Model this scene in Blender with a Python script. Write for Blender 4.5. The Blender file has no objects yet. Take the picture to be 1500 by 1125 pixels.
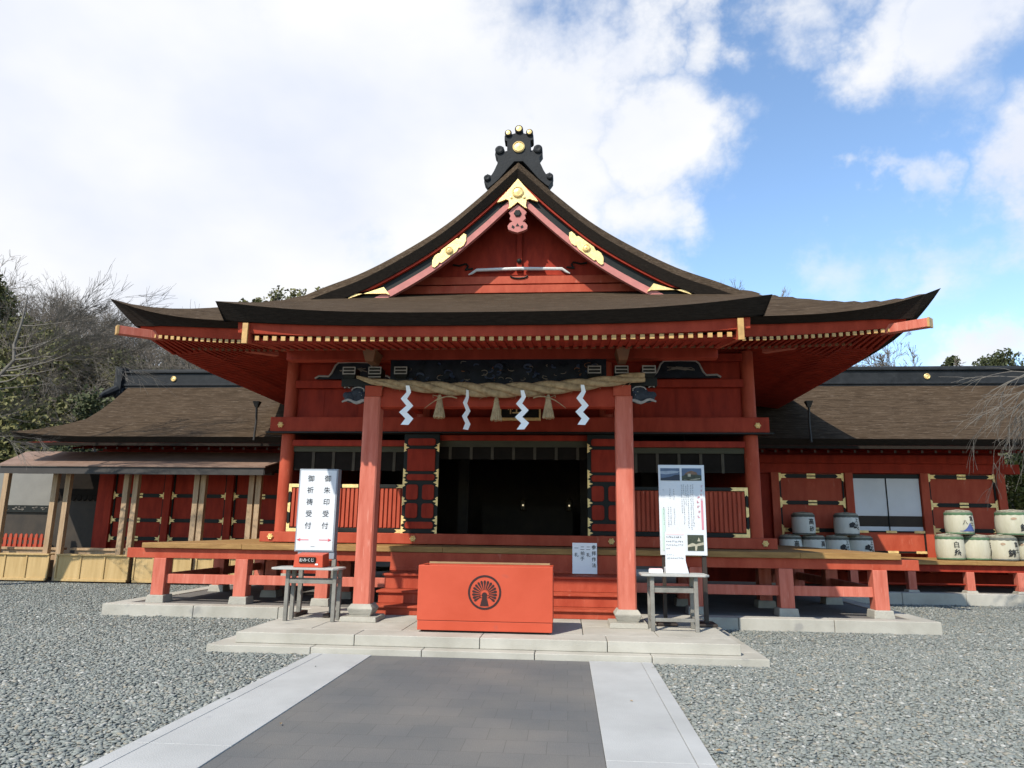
import bpy, math, random
import numpy as np
from mathutils import Vector, Matrix
R = math.radians
S = bpy.context.scene
COL = S.collection
rng = random.Random(7)

# ------------------------------------------------------------------ camera
def make_camera():
    f, yaw, pitch, roll = 1028.64, 0.0793, 0.2012, 0.0132
    cy, sy, cp, sp = math.cos(yaw), math.sin(yaw), math.cos(pitch), math.sin(pitch)
    fw = Vector((-sy*cp, cy*cp, sp)); rt = Vector((cy, sy, 0)); up = rt.cross(fw)
    c, s = math.cos(roll), math.sin(roll)
    r2 = c*rt + s*up; u2 = -s*rt + c*up
    cam = bpy.data.cameras.new('camera'); o = bpy.data.objects.new('camera', cam); COL.objects.link(o)
    cam.sensor_width = 36; cam.lens = f/1500*36; cam.clip_end = 3000; cam.clip_start = .05
    m = Matrix((r2, u2, -fw)).transposed().to_4x4(); m.translation = (1.0486, -10.3693, 1.55)
    o.matrix_world = m; S.camera = o
make_camera()

# ------------------------------------------------------------------ light
SUN = Vector((-.55, -1.0, 1.17)).normalized()          # towards the sun
EXPOSURE = 0.32
S.view_settings.view_transform = 'Standard'; S.view_settings.look = 'None'
S.view_settings.exposure = EXPOSURE; S.view_settings.gamma = 1
sl = bpy.data.lights.new('sun', 'SUN'); sl.energy = 5.0; sl.angle = R(.6); sl.color = (1, .94, .83)
so = bpy.data.objects.new('sun', sl); COL.objects.link(so); so.rotation_euler = SUN.to_track_quat('Z', 'Y').to_euler(); so.location = (-20, -30, 40)

W = bpy.data.worlds.new('World'); S.world = W; W.use_nodes = True
def build_world():
    nt = W.node_tree; nt.nodes.clear(); N = nt.nodes.new; L = nt.links.new
    def M(op, a, b=None, c=None, clamp=False):
        n = N('ShaderNodeMath'); n.operation = op; n.use_clamp = clamp
        for i, v in enumerate((a, b, c)):
            if v is None: continue
            if hasattr(v, 'is_output'): L(v, n.inputs[i])
            else: n.inputs[i].default_value = v
        return n.outputs[0]
    out = N('ShaderNodeOutputWorld'); sky = N('ShaderNodeTexSky'); sky.sky_type = 'NISHITA'; sky.sun_disc = False
    sky.sun_elevation = math.asin(SUN.z); sky.sun_rotation = math.atan2(SUN.x, SUN.y)
    sky.altitude = 100; sky.air_density = 1.0; sky.dust_density = .15; sky.ozone_density = 3.0
    b1 = N('ShaderNodeBackground'); b1.inputs[1].default_value = .15; tn = N('ShaderNodeMix'); tn.data_type = 'RGBA'; tn.blend_type = 'MULTIPLY'; tn.inputs[0].default_value = 1; L(sky.outputs[0], tn.inputs[6]); tn.inputs[7].default_value = (1.48, 1.48, 1.42, 1); L(tn.outputs[2], b1.inputs[0])
    tc = N('ShaderNodeTexCoord'); d = tc.outputs['Generated']
    # cloud banks at fixed places of the sky: direction, weight, angular size
    banks = [((-0.537, 0.695, 0.478), 1.25, 0.300), ((-0.280, 0.755, 0.593), 1.20, 0.220), ((-0.120, 0.872, 0.475), 1.20, 0.180), ((-0.427, 0.838, 0.339), 1.10, 0.200), ((0.019, 0.826, 0.563), 1.00, 0.100), ((0.131, 0.859, 0.495), 1.00, 0.090), ((0.103, 0.911, 0.398), 0.85, 0.070), ((0.178, 0.784, 0.594), 0.72, 0.045), ((0.095, 0.787, 0.610), 0.80, 0.060), ((0.280, 0.736, 0.616), 0.60, 0.050), ((0.374, 0.733, 0.568), 0.70, 0.050), ((0.440, 0.689, 0.576), 0.76, 0.065), ((0.491, 0.762, 0.423), 0.86, 0.055), ((0.512, 0.781, 0.357), 0.52, 0.050), ((0.400, 0.816, 0.417), 0.66, 0.034), ((0.438, 0.843, 0.313), 0.48, 0.050), ((0.349, 0.885, 0.307), 0.46, 0.050), ((0.513, 0.833, 0.207), 0.85, 0.040), ((0.048, 0.942, 0.331), 0.80, 0.080), ((-.9, .1, .4), .9, .5), ((.1, .2, .97), .5, .3)]
    wn = N('ShaderNodeTexNoise'); wn.inputs['Scale'].default_value = 5.5; wn.inputs['Detail'].default_value = 6; wn.inputs['Roughness'].default_value = .62; L(d, wn.inputs['Vector'])
    ws = N('ShaderNodeVectorMath'); ws.operation = 'SUBTRACT'; L(wn.outputs['Color'], ws.inputs[0]); ws.inputs[1].default_value = (.5, .5, .5)
    wm = N('ShaderNodeVectorMath'); wm.operation = 'MULTIPLY_ADD'; L(ws.outputs[0], wm.inputs[0]); wm.inputs[1].default_value = (.34, .34, .26); L(d, wm.inputs[2])
    wd = N('ShaderNodeVectorMath'); wd.operation = 'NORMALIZE'; L(wm.outputs[0], wd.inputs[0])
    acc = None
    for c, w, sg in banks:
        c = Vector(c).normalized()
        vm = N('ShaderNodeVectorMath'); vm.operation = 'DOT_PRODUCT'; L(wd.outputs[0], vm.inputs[0]); vm.inputs[1].default_value = c
        e = M('MULTIPLY', M('SUBTRACT', vm.outputs['Value'], 1.0), 1/(sg*sg))
        e = M('MULTIPLY', M('EXPONENT', e), w)
        acc = e if acc is None else M('MAXIMUM', acc, e)
    acc = M('MINIMUM', acc, 1.25)
    mp = N('ShaderNodeMapping'); mp.inputs['Scale'].default_value = (1, 1, 1.7); L(d, mp.inputs[0])
    nz = N('ShaderNodeTexNoise'); nz.inputs['Scale'].default_value = 3.4; nz.inputs['Detail'].default_value = 9; nz.inputs['Roughness'].default_value = .58
    nz.inputs['Distortion'].default_value = .35; L(mp.outputs[0], nz.inputs['Vector'])
    v = M('ADD', acc, M('MULTIPLY', M('SUBTRACT', nz.outputs[0], .52), 1.15))
    mr = N('ShaderNodeMapRange'); mr.interpolation_type = 'SMOOTHSTEP'; L(v, mr.inputs[0])
    mr.inputs[1].default_value = .25; mr.inputs[2].default_value = .82
    n2 = N('ShaderNodeTexNoise'); n2.inputs['Scale'].default_value = 2.3; n2.inputs['Detail'].default_value = 5; L(mp.outputs[0], n2.inputs['Vector'])
    cr = N('ShaderNodeValToRGB'); cr.color_ramp.elements[0].position = .33; cr.color_ramp.elements[0].color = (.78, .83, .95, 1)
    cr.color_ramp.elements[1].position = .6; cr.color_ramp.elements[1].color = (1, 1, 1, 1); L(n2.outputs[0], cr.inputs[0])
    b2 = N('ShaderNodeBackground'); L(cr.outputs[0], b2.inputs[0]); b2.inputs[1].default_value = .84
    mx = N('ShaderNodeMixShader'); L(mr.outputs[0], mx.inputs[0]); L(b1.outputs[0], mx.inputs[1]); L(b2.outputs[0], mx.inputs[2])
    L(mx.outputs[0], out.inputs[0])
build_world()

# ------------------------------------------------------------------ materials
MATS = {}; ALB = .70; FULL = ('white_paper', 'straw_matting_white', 'white_sliding_screen', 'pink_paper', 'gilt_metal', 'red_arrow_ink')
def mat(name, col, rough=.6, var=.2, scale=5., col2=None, bump=0., bscale=40., metal=0., stretch=(1, 1, 1), spec=.4, fleck=None, fleck_pos=.66):
    if name in MATS: return MATS[name]
    m = bpy.data.materials.new(name); m.use_nodes = True; nt = m.node_tree; N = nt.nodes.new; L = nt.links.new
    p = nt.nodes['Principled BSDF']; p.inputs['Roughness'].default_value = rough; p.inputs['Metallic'].default_value = metal
    p.inputs['Specular IOR Level'].default_value = spec
    tc = N('ShaderNodeTexCoord'); mp = N('ShaderNodeMapping'); mp.inputs['Scale'].default_value = stretch; L(tc.outputs['Object'], mp.inputs[0])
    nz = N('ShaderNodeTexNoise'); nz.inputs['Scale'].default_value = scale; nz.inputs['Detail'].default_value = 6; nz.inputs['Roughness'].default_value = .62; L(mp.outputs[0], nz.inputs['Vector'])
    cr = N('ShaderNodeValToRGB'); a = col; b = col2 or tuple(min(1, c*(1+var)) for c in col); k = ALB if name not in FULL else 1.0; a = tuple(c*(1-var)*k for c in col); b = tuple(c*k for c in b); fleck = fleck and tuple(c*k for c in fleck)
    cr.color_ramp.elements[0].position = .32; cr.color_ramp.elements[0].color = (*a, 1); cr.color_ramp.elements[1].position = .7; cr.color_ramp.elements[1].color = (*b, 1)
    L(nz.outputs[0], cr.inputs[0]); c = cr.outputs[0]
    if fleck:
        nf = N('ShaderNodeTexNoise'); nf.inputs['Scale'].default_value = scale*2.2; nf.inputs['Detail'].default_value = 3; L(mp.outputs[0], nf.inputs['Vector'])
        mr = N('ShaderNodeMapRange'); mr.inputs[1].default_value = fleck_pos; mr.inputs[2].default_value = fleck_pos+.08; L(nf.outputs[0], mr.inputs[0])
        mx = N('ShaderNodeMix'); mx.data_type = 'RGBA'; L(mr.outputs[0], mx.inputs[0]); L(c, mx.inputs[6]); mx.inputs[7].default_value = (*fleck, 1); c = mx.outputs[2]
    L(c, p.inputs['Base Color'])
    rr = N('ShaderNodeMapRange'); rr.inputs[3].default_value = max(.05, rough-.1); rr.inputs[4].default_value = min(1, rough+.12); L(nz.outputs[0], rr.inputs[0]); L(rr.outputs[0], p.inputs['Roughness'])
    if bump:
        nb = N('ShaderNodeTexNoise'); nb.inputs['Scale'].default_value = bscale; nb.inputs['Detail'].default_value = 4; L(mp.outputs[0], nb.inputs['Vector'])
        bp = N('ShaderNodeBump'); bp.inputs['Strength'].default_value = bump; bp.inputs['Distance'].default_value = .02; L(nb.outputs[0], bp.inputs['Height']); L(bp.outputs[0], p.inputs['Normal'])
    MATS[name] = m; return m
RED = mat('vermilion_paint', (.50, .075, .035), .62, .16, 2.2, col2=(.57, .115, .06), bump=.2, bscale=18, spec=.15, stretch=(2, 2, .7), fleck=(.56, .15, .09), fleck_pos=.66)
REDM = mat('vermilion_eave_shade', (.40, .048, .022), .65, .2, 2.2, col2=(.48, .068, .034), bump=.2, bscale=16, spec=.12, stretch=(2, 2, .7))  # darker copy of the vermilion, with eave shade put into the colour
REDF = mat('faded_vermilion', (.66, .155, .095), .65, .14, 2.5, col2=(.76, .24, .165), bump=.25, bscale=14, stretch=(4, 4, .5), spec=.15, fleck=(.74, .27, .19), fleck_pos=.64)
REDD = mat('deep_vermilion', (.36, .034, .017), .65, .25, 2.5, col2=(.46, .052, .026), bump=.2, bscale=12, stretch=(2, 2, .6), spec=.12)  # deeper red; on the left wing its tone stands in for shade
REDP = mat('pinkish_vermilion', (.60, .23, .20), .6, .12, 6, spec=.15)
BOXRED = mat('bright_vermilion_lacquer', (.61, .088, .038), .5, .07, 1.6, col2=(.65, .104, .050), bump=.08, bscale=9, spec=.2, fleck=(.50, .10, .06), fleck_pos=.68)
BLACK = mat('black_lacquer', (.012, .013, .010), .5, .3, 8, spec=.2)
GOLD = mat('gilt_metal', (.78, .56, .23), .42, .2, 14, metal=.35, bump=.3, bscale=60)
GILTP = mat('yellow_ochre_paint', (.62, .36, .12), .5, .22, 9)
WHITEP = mat('white_paint', (.78, .77, .74), .5, .06, 6)
THATCH = mat('cypress_bark_thatch', (.060, .040, .025), .95, .35, 2.4, col2=(.125, .088, .058), bump=1., bscale=7, stretch=(.8, 8, 14), fleck=(.22, .17, .125), fleck_pos=.62, spec=.03)
THATCHE = mat('bark_thatch_cut_edge', (.034, .027, .022), .9, .35, 5, bump=.6, bscale=9, stretch=(1.5, 10, 22), spec=.03)
RIDGE = mat('dark_ridge_tile', (.026, .028, .030), .6, .3, 5, bump=.2, bscale=20, spec=.15)
STONE = mat('pale_granite', (.50, .465, .385), .8, .14, 1.4, col2=(.60, .565, .485), bump=.25, bscale=70, fleck=(.38, .36, .32), fleck_pos=.66)
STRIP = mat('white_granite_strip', (.485, .485, .465), .8, .08, 1.1, col2=(.555, .555, .535), bump=.25, bscale=90, fleck=(.42, .42, .42), fleck_pos=.68)
PAD = mat('compacted_earth_pad', (.17, .155, .14), .95, .2, 3, bump=.5, bscale=60)
BASEST = mat('weathered_base_stone', (.46, .43, .36), .85, .15, 4, bump=.4, bscale=40)
BOARD = mat('ochre_veranda_board', (.38, .19, .05), .75, .25, 2, col2=(.47, .27, .09), bump=.25, bscale=20, stretch=(1, 6, 6))
PLY = mat('pale_plywood', (.58, .38, .145), .65, .12, 1.5, col2=(.68, .47, .21), bump=.15, bscale=14, stretch=(6, 6, .6))
TIMBER = mat('pale_cedar_post', (.46, .29, .15), .7, .2, 3, col2=(.56, .39, .235), bump=.2, bscale=20, stretch=(5, 5, .5))
LEANR = mat('brown_sheet_roof', (.24, .145, .10), .75, .15, 3, col2=(.30, .195, .145), bump=.15, bscale=20)
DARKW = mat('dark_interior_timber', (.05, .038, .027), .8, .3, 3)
KHAKI = mat('aged_khaki_blind', (.085, .078, .045), .85, .2, 5, bump=.3, bscale=50, stretch=(1, 1, 6))
CURT = mat('dark_curtain', (.022, .018, .015), .95, .2, 5, spec=.05)
TAPED = mat('dim_curtain_tape', (.10, .085, .065), .9, .2, 5, spec=.05)
DIMW = mat('dim_grey_white_paint', (.38, .35, .32), .7, .2, 8)
TAPE = mat('pale_curtain_tape', (.22, .19, .155), .9, .15, 5)
STRAW = mat('rice_straw', (.46, .31, .155), .85, .35, 14, col2=(.60, .43, .24), bump=.6, bscale=60, stretch=(1, 1, 1))
PAPER = mat('white_paper', (.80, .80, .80), .7, .03, 5)
GREYW = mat('weathered_grey_wood', (.24, .225, .19), .8, .2, 5, col2=(.33, .31, .27), bump=.3, bscale=25, stretch=(1, 1, 1))
TABTOP = mat('pale_table_board', (.50, .49, .45), .7, .1, 5, bump=.15, bscale=30)
SIGNW = mat('white_sign_face', (.80, .82, .84), .4, .02, 2)
SIGNG = mat('grey_sign_casing', (.33, .36, .40), .5, .08, 3)
STANDB = mat('dark_brown_stand', (.045, .03, .022), .6, .2, 5)
INK = mat('black_ink', (.02, .02, .022), .6, .1, 5)
GINK = mat('grey_ink', (.11, .12, .14), .7, .1, 5)
PINK = mat('red_arrow_ink', (.68, .09, .11), .6, .05, 5)
PINKP = mat('pink_paper', (.75, .50, .50), .7, .05, 5)
SHOJI = mat('white_sliding_screen', (.56, .58, .60), .7, .05, 2)
WALLW = mat('shade_toned_plaster', (.25, .235, .205), .9, .1, 2, bump=.1, bscale=20)  # white plaster darkened so that its colour carries the shade
BLUEK = mat('blue_black_carving', (.016, .020, .028), .65, .5, 7, bump=.3, bscale=20, spec=.15)
GREYB = mat('blue_grey_carving', (.045, .052, .065), .7, .4, 9, bump=.4, bscale=24, spec=.15)
BLUEP = mat('blue_pigment', (.030, .048, .095), .55, .2, 7)
BROWNK = mat('brown_bracket_paint', (.24, .10, .04), .6, .2, 5)
BARW = mat('straw_matting_white', (.56, .555, .50), .85, .1, 5, col2=(.64, .635, .58), bump=.4, bscale=30, stretch=(1, 1, .25))
BARC = mat('straw_matting_cream', (.60, .57, .42), .85, .12, 5, col2=(.68, .65, .52), bump=.4, bscale=30, stretch=(1, 1, .25))
BARROPE = mat('barrel_rope', (.40, .37, .28), .9, .25, 14, bump=.5, bscale=50)
BARGREEN = mat('green_band', (.10, .19, .10), .8, .2, 8)
BARGREY = mat('grey_green_band', (.14, .15, .13), .8, .2, 8)
BARBLUE = mat('blue_print', (.09, .13, .36), .7, .2, 8)
BARK = mat('grey_bark', (.17, .15, .125), .9, .25, 8, bump=.5, bscale=30)
TWIG = mat('silver_grey_twig', (.17, .15, .125), .85, .25, 6)
TWIGD = mat('brown_grey_twig', (.20, .165, .13), .9, .25, 3)
GUTTER = mat('dark_copper_gutter', (.035, .03, .026), .45, .2, 6)

LAMP = bpy.data.materials.new('lamp_glow'); LAMP.use_nodes = True; LAMP.node_tree.nodes['Principled BSDF'].inputs['Emission Color'].default_value = (1, .8, .45, 1); LAMP.node_tree.nodes['Principled BSDF'].inputs['Emission Strength'].default_value = .55
def leaf_mat(name, c1, c2):
    m = bpy.data.materials.new(name); m.use_nodes = True; nt = m.node_tree; N = nt.nodes.new; L = nt.links.new
    p = nt.nodes['Principled BSDF']; p.inputs['Roughness'].default_value = .65; p.inputs['Specular IOR Level'].default_value = .25
    a = N('ShaderNodeAttribute'); a.attribute_name = 'tone'
    cr = N('ShaderNodeValToRGB'); cr.color_ramp.elements[0].color = (*c1, 1); cr.color_ramp.elements[1].color = (*c2, 1); L(a.outputs['Fac'], cr.inputs[0]); L(cr.outputs[0], p.inputs['Base Color'])
    MATS[name] = m; return m
LEAFD = leaf_mat('dark_evergreen_leaf', (.022, .030, .013), (.080, .088, .036))
LEAFO = leaf_mat('olive_leaf', (.045, .050, .016), (.165, .150, .052))
LEAFB = leaf_mat('yellow_green_leaf', (.085, .11, .028), (.27, .28, .09))

def gravel_mats():
    m = bpy.data.materials.new('gravel_ground'); m.use_nodes = True; nt = m.node_tree; N = nt.nodes.new; L = nt.links.new
    p = nt.nodes['Principled BSDF']; p.inputs['Roughness'].default_value = .85; p.inputs['Specular IOR Level'].default_value = .25
    tc = N('ShaderNodeTexCoord'); v = N('ShaderNodeTexVoronoi'); v.inputs['Scale'].default_value = 26; v.inputs['Randomness'].default_value = 1; L(tc.outputs['Object'], v.inputs['Vector'])
    sep = N('ShaderNodeSeparateColor'); L(v.outputs['Color'], sep.inputs[0])
    cr = N('ShaderNodeValToRGB'); e = cr.color_ramp.elements; e[0].color = (.13, .14, .132, 1); e[1].color = (.27, .27, .25, 1); e[1].position = 1
    x = e.new(.55); x.color = (.180, .190, .176, 1); L(sep.outputs[0], cr.inputs[0])
    n = N('ShaderNodeTexNoise'); n.inputs['Scale'].default_value = .35; n.inputs['Detail'].default_value = 5; L(tc.outputs['Object'], n.inputs['Vector'])
    mr = N('ShaderNodeMapRange'); mr.inputs[1].default_value = .3; mr.inputs[2].default_value = .7; mr.inputs[3].default_value = .82; mr.inputs[4].default_value = 1.12; L(n.outputs[0], mr.inputs[0])
    mx = N('ShaderNodeMix'); mx.data_type = 'RGBA'; mx.blend_type = 'MULTIPLY'; mx.inputs[0].default_value = 1; L(cr.outputs[0], mx.inputs[6]); L(mr.outputs[0], mx.inputs[7]); L(mx.outputs[2], p.inputs['Base Color'])
    b = N('ShaderNodeBump'); b.invert = True; b.inputs['Strength'].default_value = .8; b.inputs['Distance'].default_value = .02; L(v.outputs['Distance'], b.inputs['Height']); L(b.outputs[0], p.inputs['Normal'])
    g = bpy.data.materials.new('crushed_stone'); g.use_nodes = True; nt = g.node_tree; N = nt.nodes.new; L = nt.links.new
    p = nt.nodes['Principled BSDF']; p.inputs['Roughness'].default_value = .8; p.inputs['Specular IOR Level'].default_value = .3
    a = N('ShaderNodeAttribute'); a.attribute_name = 'tone'; cr = N('ShaderNodeValToRGB'); e = cr.color_ramp.elements
    e[0].color = (.145, .155, .140, 1); e[1].color = (.37, .365, .33, 1)
    for pos, c in ((.3, (.180, .192, .174)), (.55, (.202, .212, .190)), (.78, (.230, .232, .205)), (.89, (.240, .212, .160)), (.94, (.30, .295, .27))):
        x = e.new(pos); x.color = (*c, 1)
    L(a.outputs['Fac'], cr.inputs[0])
    tc = N('ShaderNodeTexCoord'); n = N('ShaderNodeTexNoise'); n.inputs['Scale'].default_value = 60; L(tc.outputs['Object'], n.inputs['Vector'])
    mr = N('ShaderNodeMapRange'); mr.inputs[3].default_value = .75; mr.inputs[4].default_value = 1.2; L(n.outputs[0], mr.inputs[0])
    mx = N('ShaderNodeMix'); mx.data_type = 'RGBA'; mx.blend_type = 'MULTIPLY'; mx.inputs[0].default_value = 1; L(cr.outputs[0], mx.inputs[6]); L(mr.outputs[0], mx.inputs[7]); L(mx.outputs[2], p.inputs['Base Color'])
    return m, g
GROUND, GSTONE = gravel_mats()

def paving_mat():
    m = bpy.data.materials.new('grey_paving'); m.use_nodes = True; nt = m.node_tree; N = nt.nodes.new; L = nt.links.new
    p = nt.nodes['Principled BSDF']; p.inputs['Roughness'].default_value = .8; p.inputs['Specular IOR Level'].default_value = .3
    tc = N('ShaderNodeTexCoord'); br = N('ShaderNodeTexBrick'); br.inputs['Scale'].default_value = 1; br.inputs['Brick Width'].default_value = .30; br.inputs['Row Height'].default_value = .30
    br.inputs['Mortar Size'].default_value = .003; br.inputs['Mortar Smooth'].default_value = .3; br.inputs['Color1'].default_value = (.112, .113, .108, 1); br.inputs['Color2'].default_value = (.124, .123, .117, 1); br.inputs['Mortar'].default_value = (.088, .087, .082, 1)
    L(tc.outputs['Object'], br.inputs['Vector'])
    n = N('ShaderNodeTexNoise'); n.inputs['Scale'].default_value = .8; n.inputs['Detail'].default_value = 7; L(tc.outputs['Object'], n.inputs['Vector'])
    cr = N('ShaderNodeValToRGB'); cr.color_ramp.elements[0].position = .35; cr.color_ramp.elements[0].color = (.84, .86, .90, 1); cr.color_ramp.elements[1].position = .68; cr.color_ramp.elements[1].color = (1.22, 1.14, 1.07, 1); L(n.outputs[0], cr.inputs[0])
    n2 = N('ShaderNodeTexNoise'); n2.inputs['Scale'].default_value = 130; L(tc.outputs['Object'], n2.inputs['Vector'])
    mr = N('ShaderNodeMapRange'); mr.inputs[3].default_value = .7; mr.inputs[4].default_value = 1.3; L(n2.outputs[0], mr.inputs[0])
    mx = N('ShaderNodeMix'); mx.data_type = 'RGBA'; mx.blend_type = 'MULTIPLY'; mx.inputs[0].default_value = 1; L(br.outputs[0], mx.inputs[6]); L(cr.outputs[0], mx.inputs[7])
    m2 = N('ShaderNodeMix'); m2.data_type = 'RGBA'; m2.blend_type = 'MULTIPLY'; m2.inputs[0].default_value = 1; L(mx.outputs[2], m2.inputs[6]); L(mr.outputs[0], m2.inputs[7]); L(m2.outputs[2], p.inputs['Base Color'])
    b = N('ShaderNodeBump'); b.inputs['Strength'].default_value = .4; b.inputs['Distance'].default_value = .01; L(n2.outputs[0], b.inputs['Height']); L(b.outputs[0], p.inputs['Normal'])
    return m
PAVE = paving_mat()

# ------------------------------------------------------------------ mesh helpers
class MB:
    def __init__(s): s.v = []; s.f = []; s.m = []; s.mi = 0
    def add(s, vs, fs):
        b = len(s.v); s.v += [tuple(v) for v in vs]; s.f += [tuple(i+b for i in f) for f in fs]; s.m += [s.mi]*len(fs); return s
    def box(s, x0, x1, y0, y1, z0, z1):
        vs = [(x, y, z) for z in (z0, z1) for y in (y0, y1) for x in (x0, x1)]
        return s.add(vs, [(0, 2, 3, 1), (4, 5, 7, 6), (0, 1, 5, 4), (2, 6, 7, 3), (0, 4, 6, 2), (1, 3, 7, 5)])
    def hexa(s, bot, top):
        return s.add(list(bot)+list(top), [(3, 2, 1, 0), (4, 5, 6, 7), (0, 1, 5, 4), (1, 2, 6, 5), (2, 3, 7, 6), (3, 0, 4, 7)])
    def taper(s, cx, cy, z0, z1, a0, a1, b0=None, b1=None):
        b0 = a0 if b0 is None else b0; b1 = a1 if b1 is None else b1
        q = lambda a, b, z: [(cx-a, cy-b, z), (cx+a, cy-b, z), (cx+a, cy+b, z), (cx-a, cy+b, z)]
        return s.hexa(q(a0, b0, z0), q(a1, b1, z1))
    def bar(s, p0, p1, w, h, up=(0, 0, 1)):
        p0, p1, up = Vector(p0), Vector(p1), Vector(up); d = (p1-p0).normalized(); r = d.cross(up).normalized()*w/2; u = r.cross(d).normalized()*h/2
        q = lambda p: [p-r-u, p+r-u, p+r+u, p-r+u]
        return s.hexa(q(p0), q(p1))
    def loft(s, rings, closed=True, caps=True):
        n = len(rings[0]); vs = [p for r in rings for p in r]; fs = []
        for i in range(len(rings)-1):
            for j in range(n if closed else n-1):
                k = (j+1) % n; fs.append((i*n+j, i*n+k, (i+1)*n+k, (i+1)*n+j))
        if caps and closed: fs.append(tuple(range(n-1, -1, -1))); fs.append(tuple(range((len(rings)-1)*n, len(rings)*n)))
        return s.add(vs, fs)
    def tube(s, pts, rad, n=8, caps=True):
        pts = [Vector(p) for p in pts]; rings = []; prev = None
        for i, p in enumerate(pts):
            t = (pts[min(i+1, len(pts)-1)]-pts[max(i-1, 0)]).normalized()
            if prev is None: a = t.orthogonal().normalized()
            else:
                a = prev-t*prev.dot(t); a = a.normalized() if a.length > 1e-6 else t.orthogonal().normalized()
            prev = a; b = t.cross(a); r = rad[i] if hasattr(rad, '__len__') else rad
            rings.append([p+(a*math.cos(2*math.pi*k/n)+b*math.sin(2*math.pi*k/n))*r for k in range(n)])
        return s.loft(rings, True, caps)
    def lathe(s, prof, n=20, c=(0, 0, 0), axis='Z'):
        rings = []
        for r, z in prof:
            ring = []
            for k in range(n):
                a = 2*math.pi*k/n; x, y = r*math.cos(a), r*math.sin(a)
                ring.append((c[0]+x, c[1]+y, c[2]+z) if axis == 'Z' else (c[0]+x, c[1]-z, c[2]+y))
            rings.append(ring)
        return s.loft(rings)
    def plate(s, outline, y0, y1):                # XZ outline given thickness along Y
        n = len(outline); vs = [(x, y0, z) for x, z in outline]+[(x, y1, z) for x, z in outline]
        return s.add(vs, [tuple(range(n)), tuple(range(2*n-1, n-1, -1))]+[(i, n+i, n+(i+1) % n, (i+1) % n) for i in range(n)])
    def ell(s, c, r, n=10):
        k = n//2+1; prof = [(max(1e-3, math.sin(math.pi*i/k)), -math.cos(math.pi*i/k)) for i in range(k+1)]
        return s.loft([[(c[0]+r[0]*a*math.cos(2*math.pi*j/n), c[1]+r[1]*a*math.sin(2*math.pi*j/n), c[2]+r[2]*b) for j in range(n)] for a, b in prof])
    def build(s, name, mats, parent=None, bevel=0., smooth=False):
        me = bpy.data.meshes.new(name); me.from_pydata(s.v, [], s.f)
        mats = mats if isinstance(mats, (list, tuple)) else [mats]
        for m in mats: me.materials.append(m)
        if len(mats) > 1: me.polygons.foreach_set('material_index', s.m)
        if smooth:
            me.polygons.foreach_set('use_smooth', [True]*len(me.polygons))
            if hasattr(me, 'set_sharp_from_angle'): me.set_sharp_from_angle(angle=R(40))
        me.update(); o = bpy.data.objects.new(name, me); COL.objects.link(o)
        if parent is not None:
            o.parent = parent
            if parent.type == 'EMPTY' and parent.get('_w'): o.location = -parent.location
        if bevel:
            b = o.modifiers.new('bevel', 'BEVEL'); b.width = bevel; b.segments = 2; b.limit_method = 'ANGLE'; b.angle_limit = R(35); b.harden_normals = False
        return o
def thing(name, label, cat, loc=(0, 0, 0), group=None, world=True, rotz=0):
    o = bpy.data.objects.new(name, None); COL.objects.link(o); o.location = loc; o.rotation_euler[2] = rotz; o.empty_display_size = .2
    o['label'] = label; o['category'] = cat
    if group: o['group'] = group
    if world: o['_w'] = 1
    return o
def tag(o, label, cat, group=None):
    o['label'] = label; o['category'] = cat
    if group: o['group'] = group
    return o
def structure(o): o['kind'] = 'structure'; return o
def copy_tree(o, parent=None):
    c = o.copy(); COL.objects.link(c)
    if parent is not None: c.parent = parent
    for ch in list(o.children): copy_tree(ch, c)
    return c
GLY = {}
def glyph(ch, bold=0.):
    k = (ch, bold)
    if k not in GLY:
        cu = bpy.data.curves.new('glyph', 'FONT'); cu.body = ch; cu.size = 1; cu.offset = bold; cu.resolution_u = 3
        o = bpy.data.objects.new('glyph', cu); COL.objects.link(o)
        me = bpy.data.meshes.new_from_object(o)
        vs = [tuple(v.co) for v in me.vertices]; fs = [tuple(p.vertices) for p in me.polygons]
        bpy.data.objects.remove(o); bpy.data.curves.remove(cu); bpy.data.meshes.remove(me)
        if vs:
            xs = [v[0] for v in vs]; ys = [v[1] for v in vs]; cx, cy = (min(xs)+max(xs))/2, (min(ys)+max(ys))/2
            if '一' <= ch <= '鿿': cy = .38
            vs = [(v[0]-cx, v[1]-cy) for v in vs]
        GLY[k] = (vs, fs)
    return GLY[k]
def put(mb, ch, x, z, size, fmap, bold=0., wid=1.):
    vs, fs = glyph(ch, bold); mb.add([fmap(x+v[0]*size*wid, z+v[1]*size) for v in vs], fs)

# ------------------------------------------------------------------ ground, path, stone steps
mb = MB(); mb.add([(-300, -150, 0), (300, -150, 0), (300, 450, 0), (-300, 450, 0)], [(0, 1, 2, 3)]); structure(mb.build('ground', GROUND))
mb = MB(); mb.box(-1.30, 1.30, -16, -1.58, -.05, .014); structure(mb.build('path', PAVE))
mb = MB()
for s in (-1, 1):
    y = -16
    while y < -1.6:
        y2 = min(y+3.6, -1.58); a, b = sorted((s*1.304, s*1.905)); mb.box(a, b, y+.002, y2-.002, -.05, .022)
        a, b = sorted((s*1.909, s*2.035)); mb.box(a, b, y+.002, y2-.002, -.05, .023); y = y2
structure(mb.build('path_kerb_strip', STRIP, bevel=.004))

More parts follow.
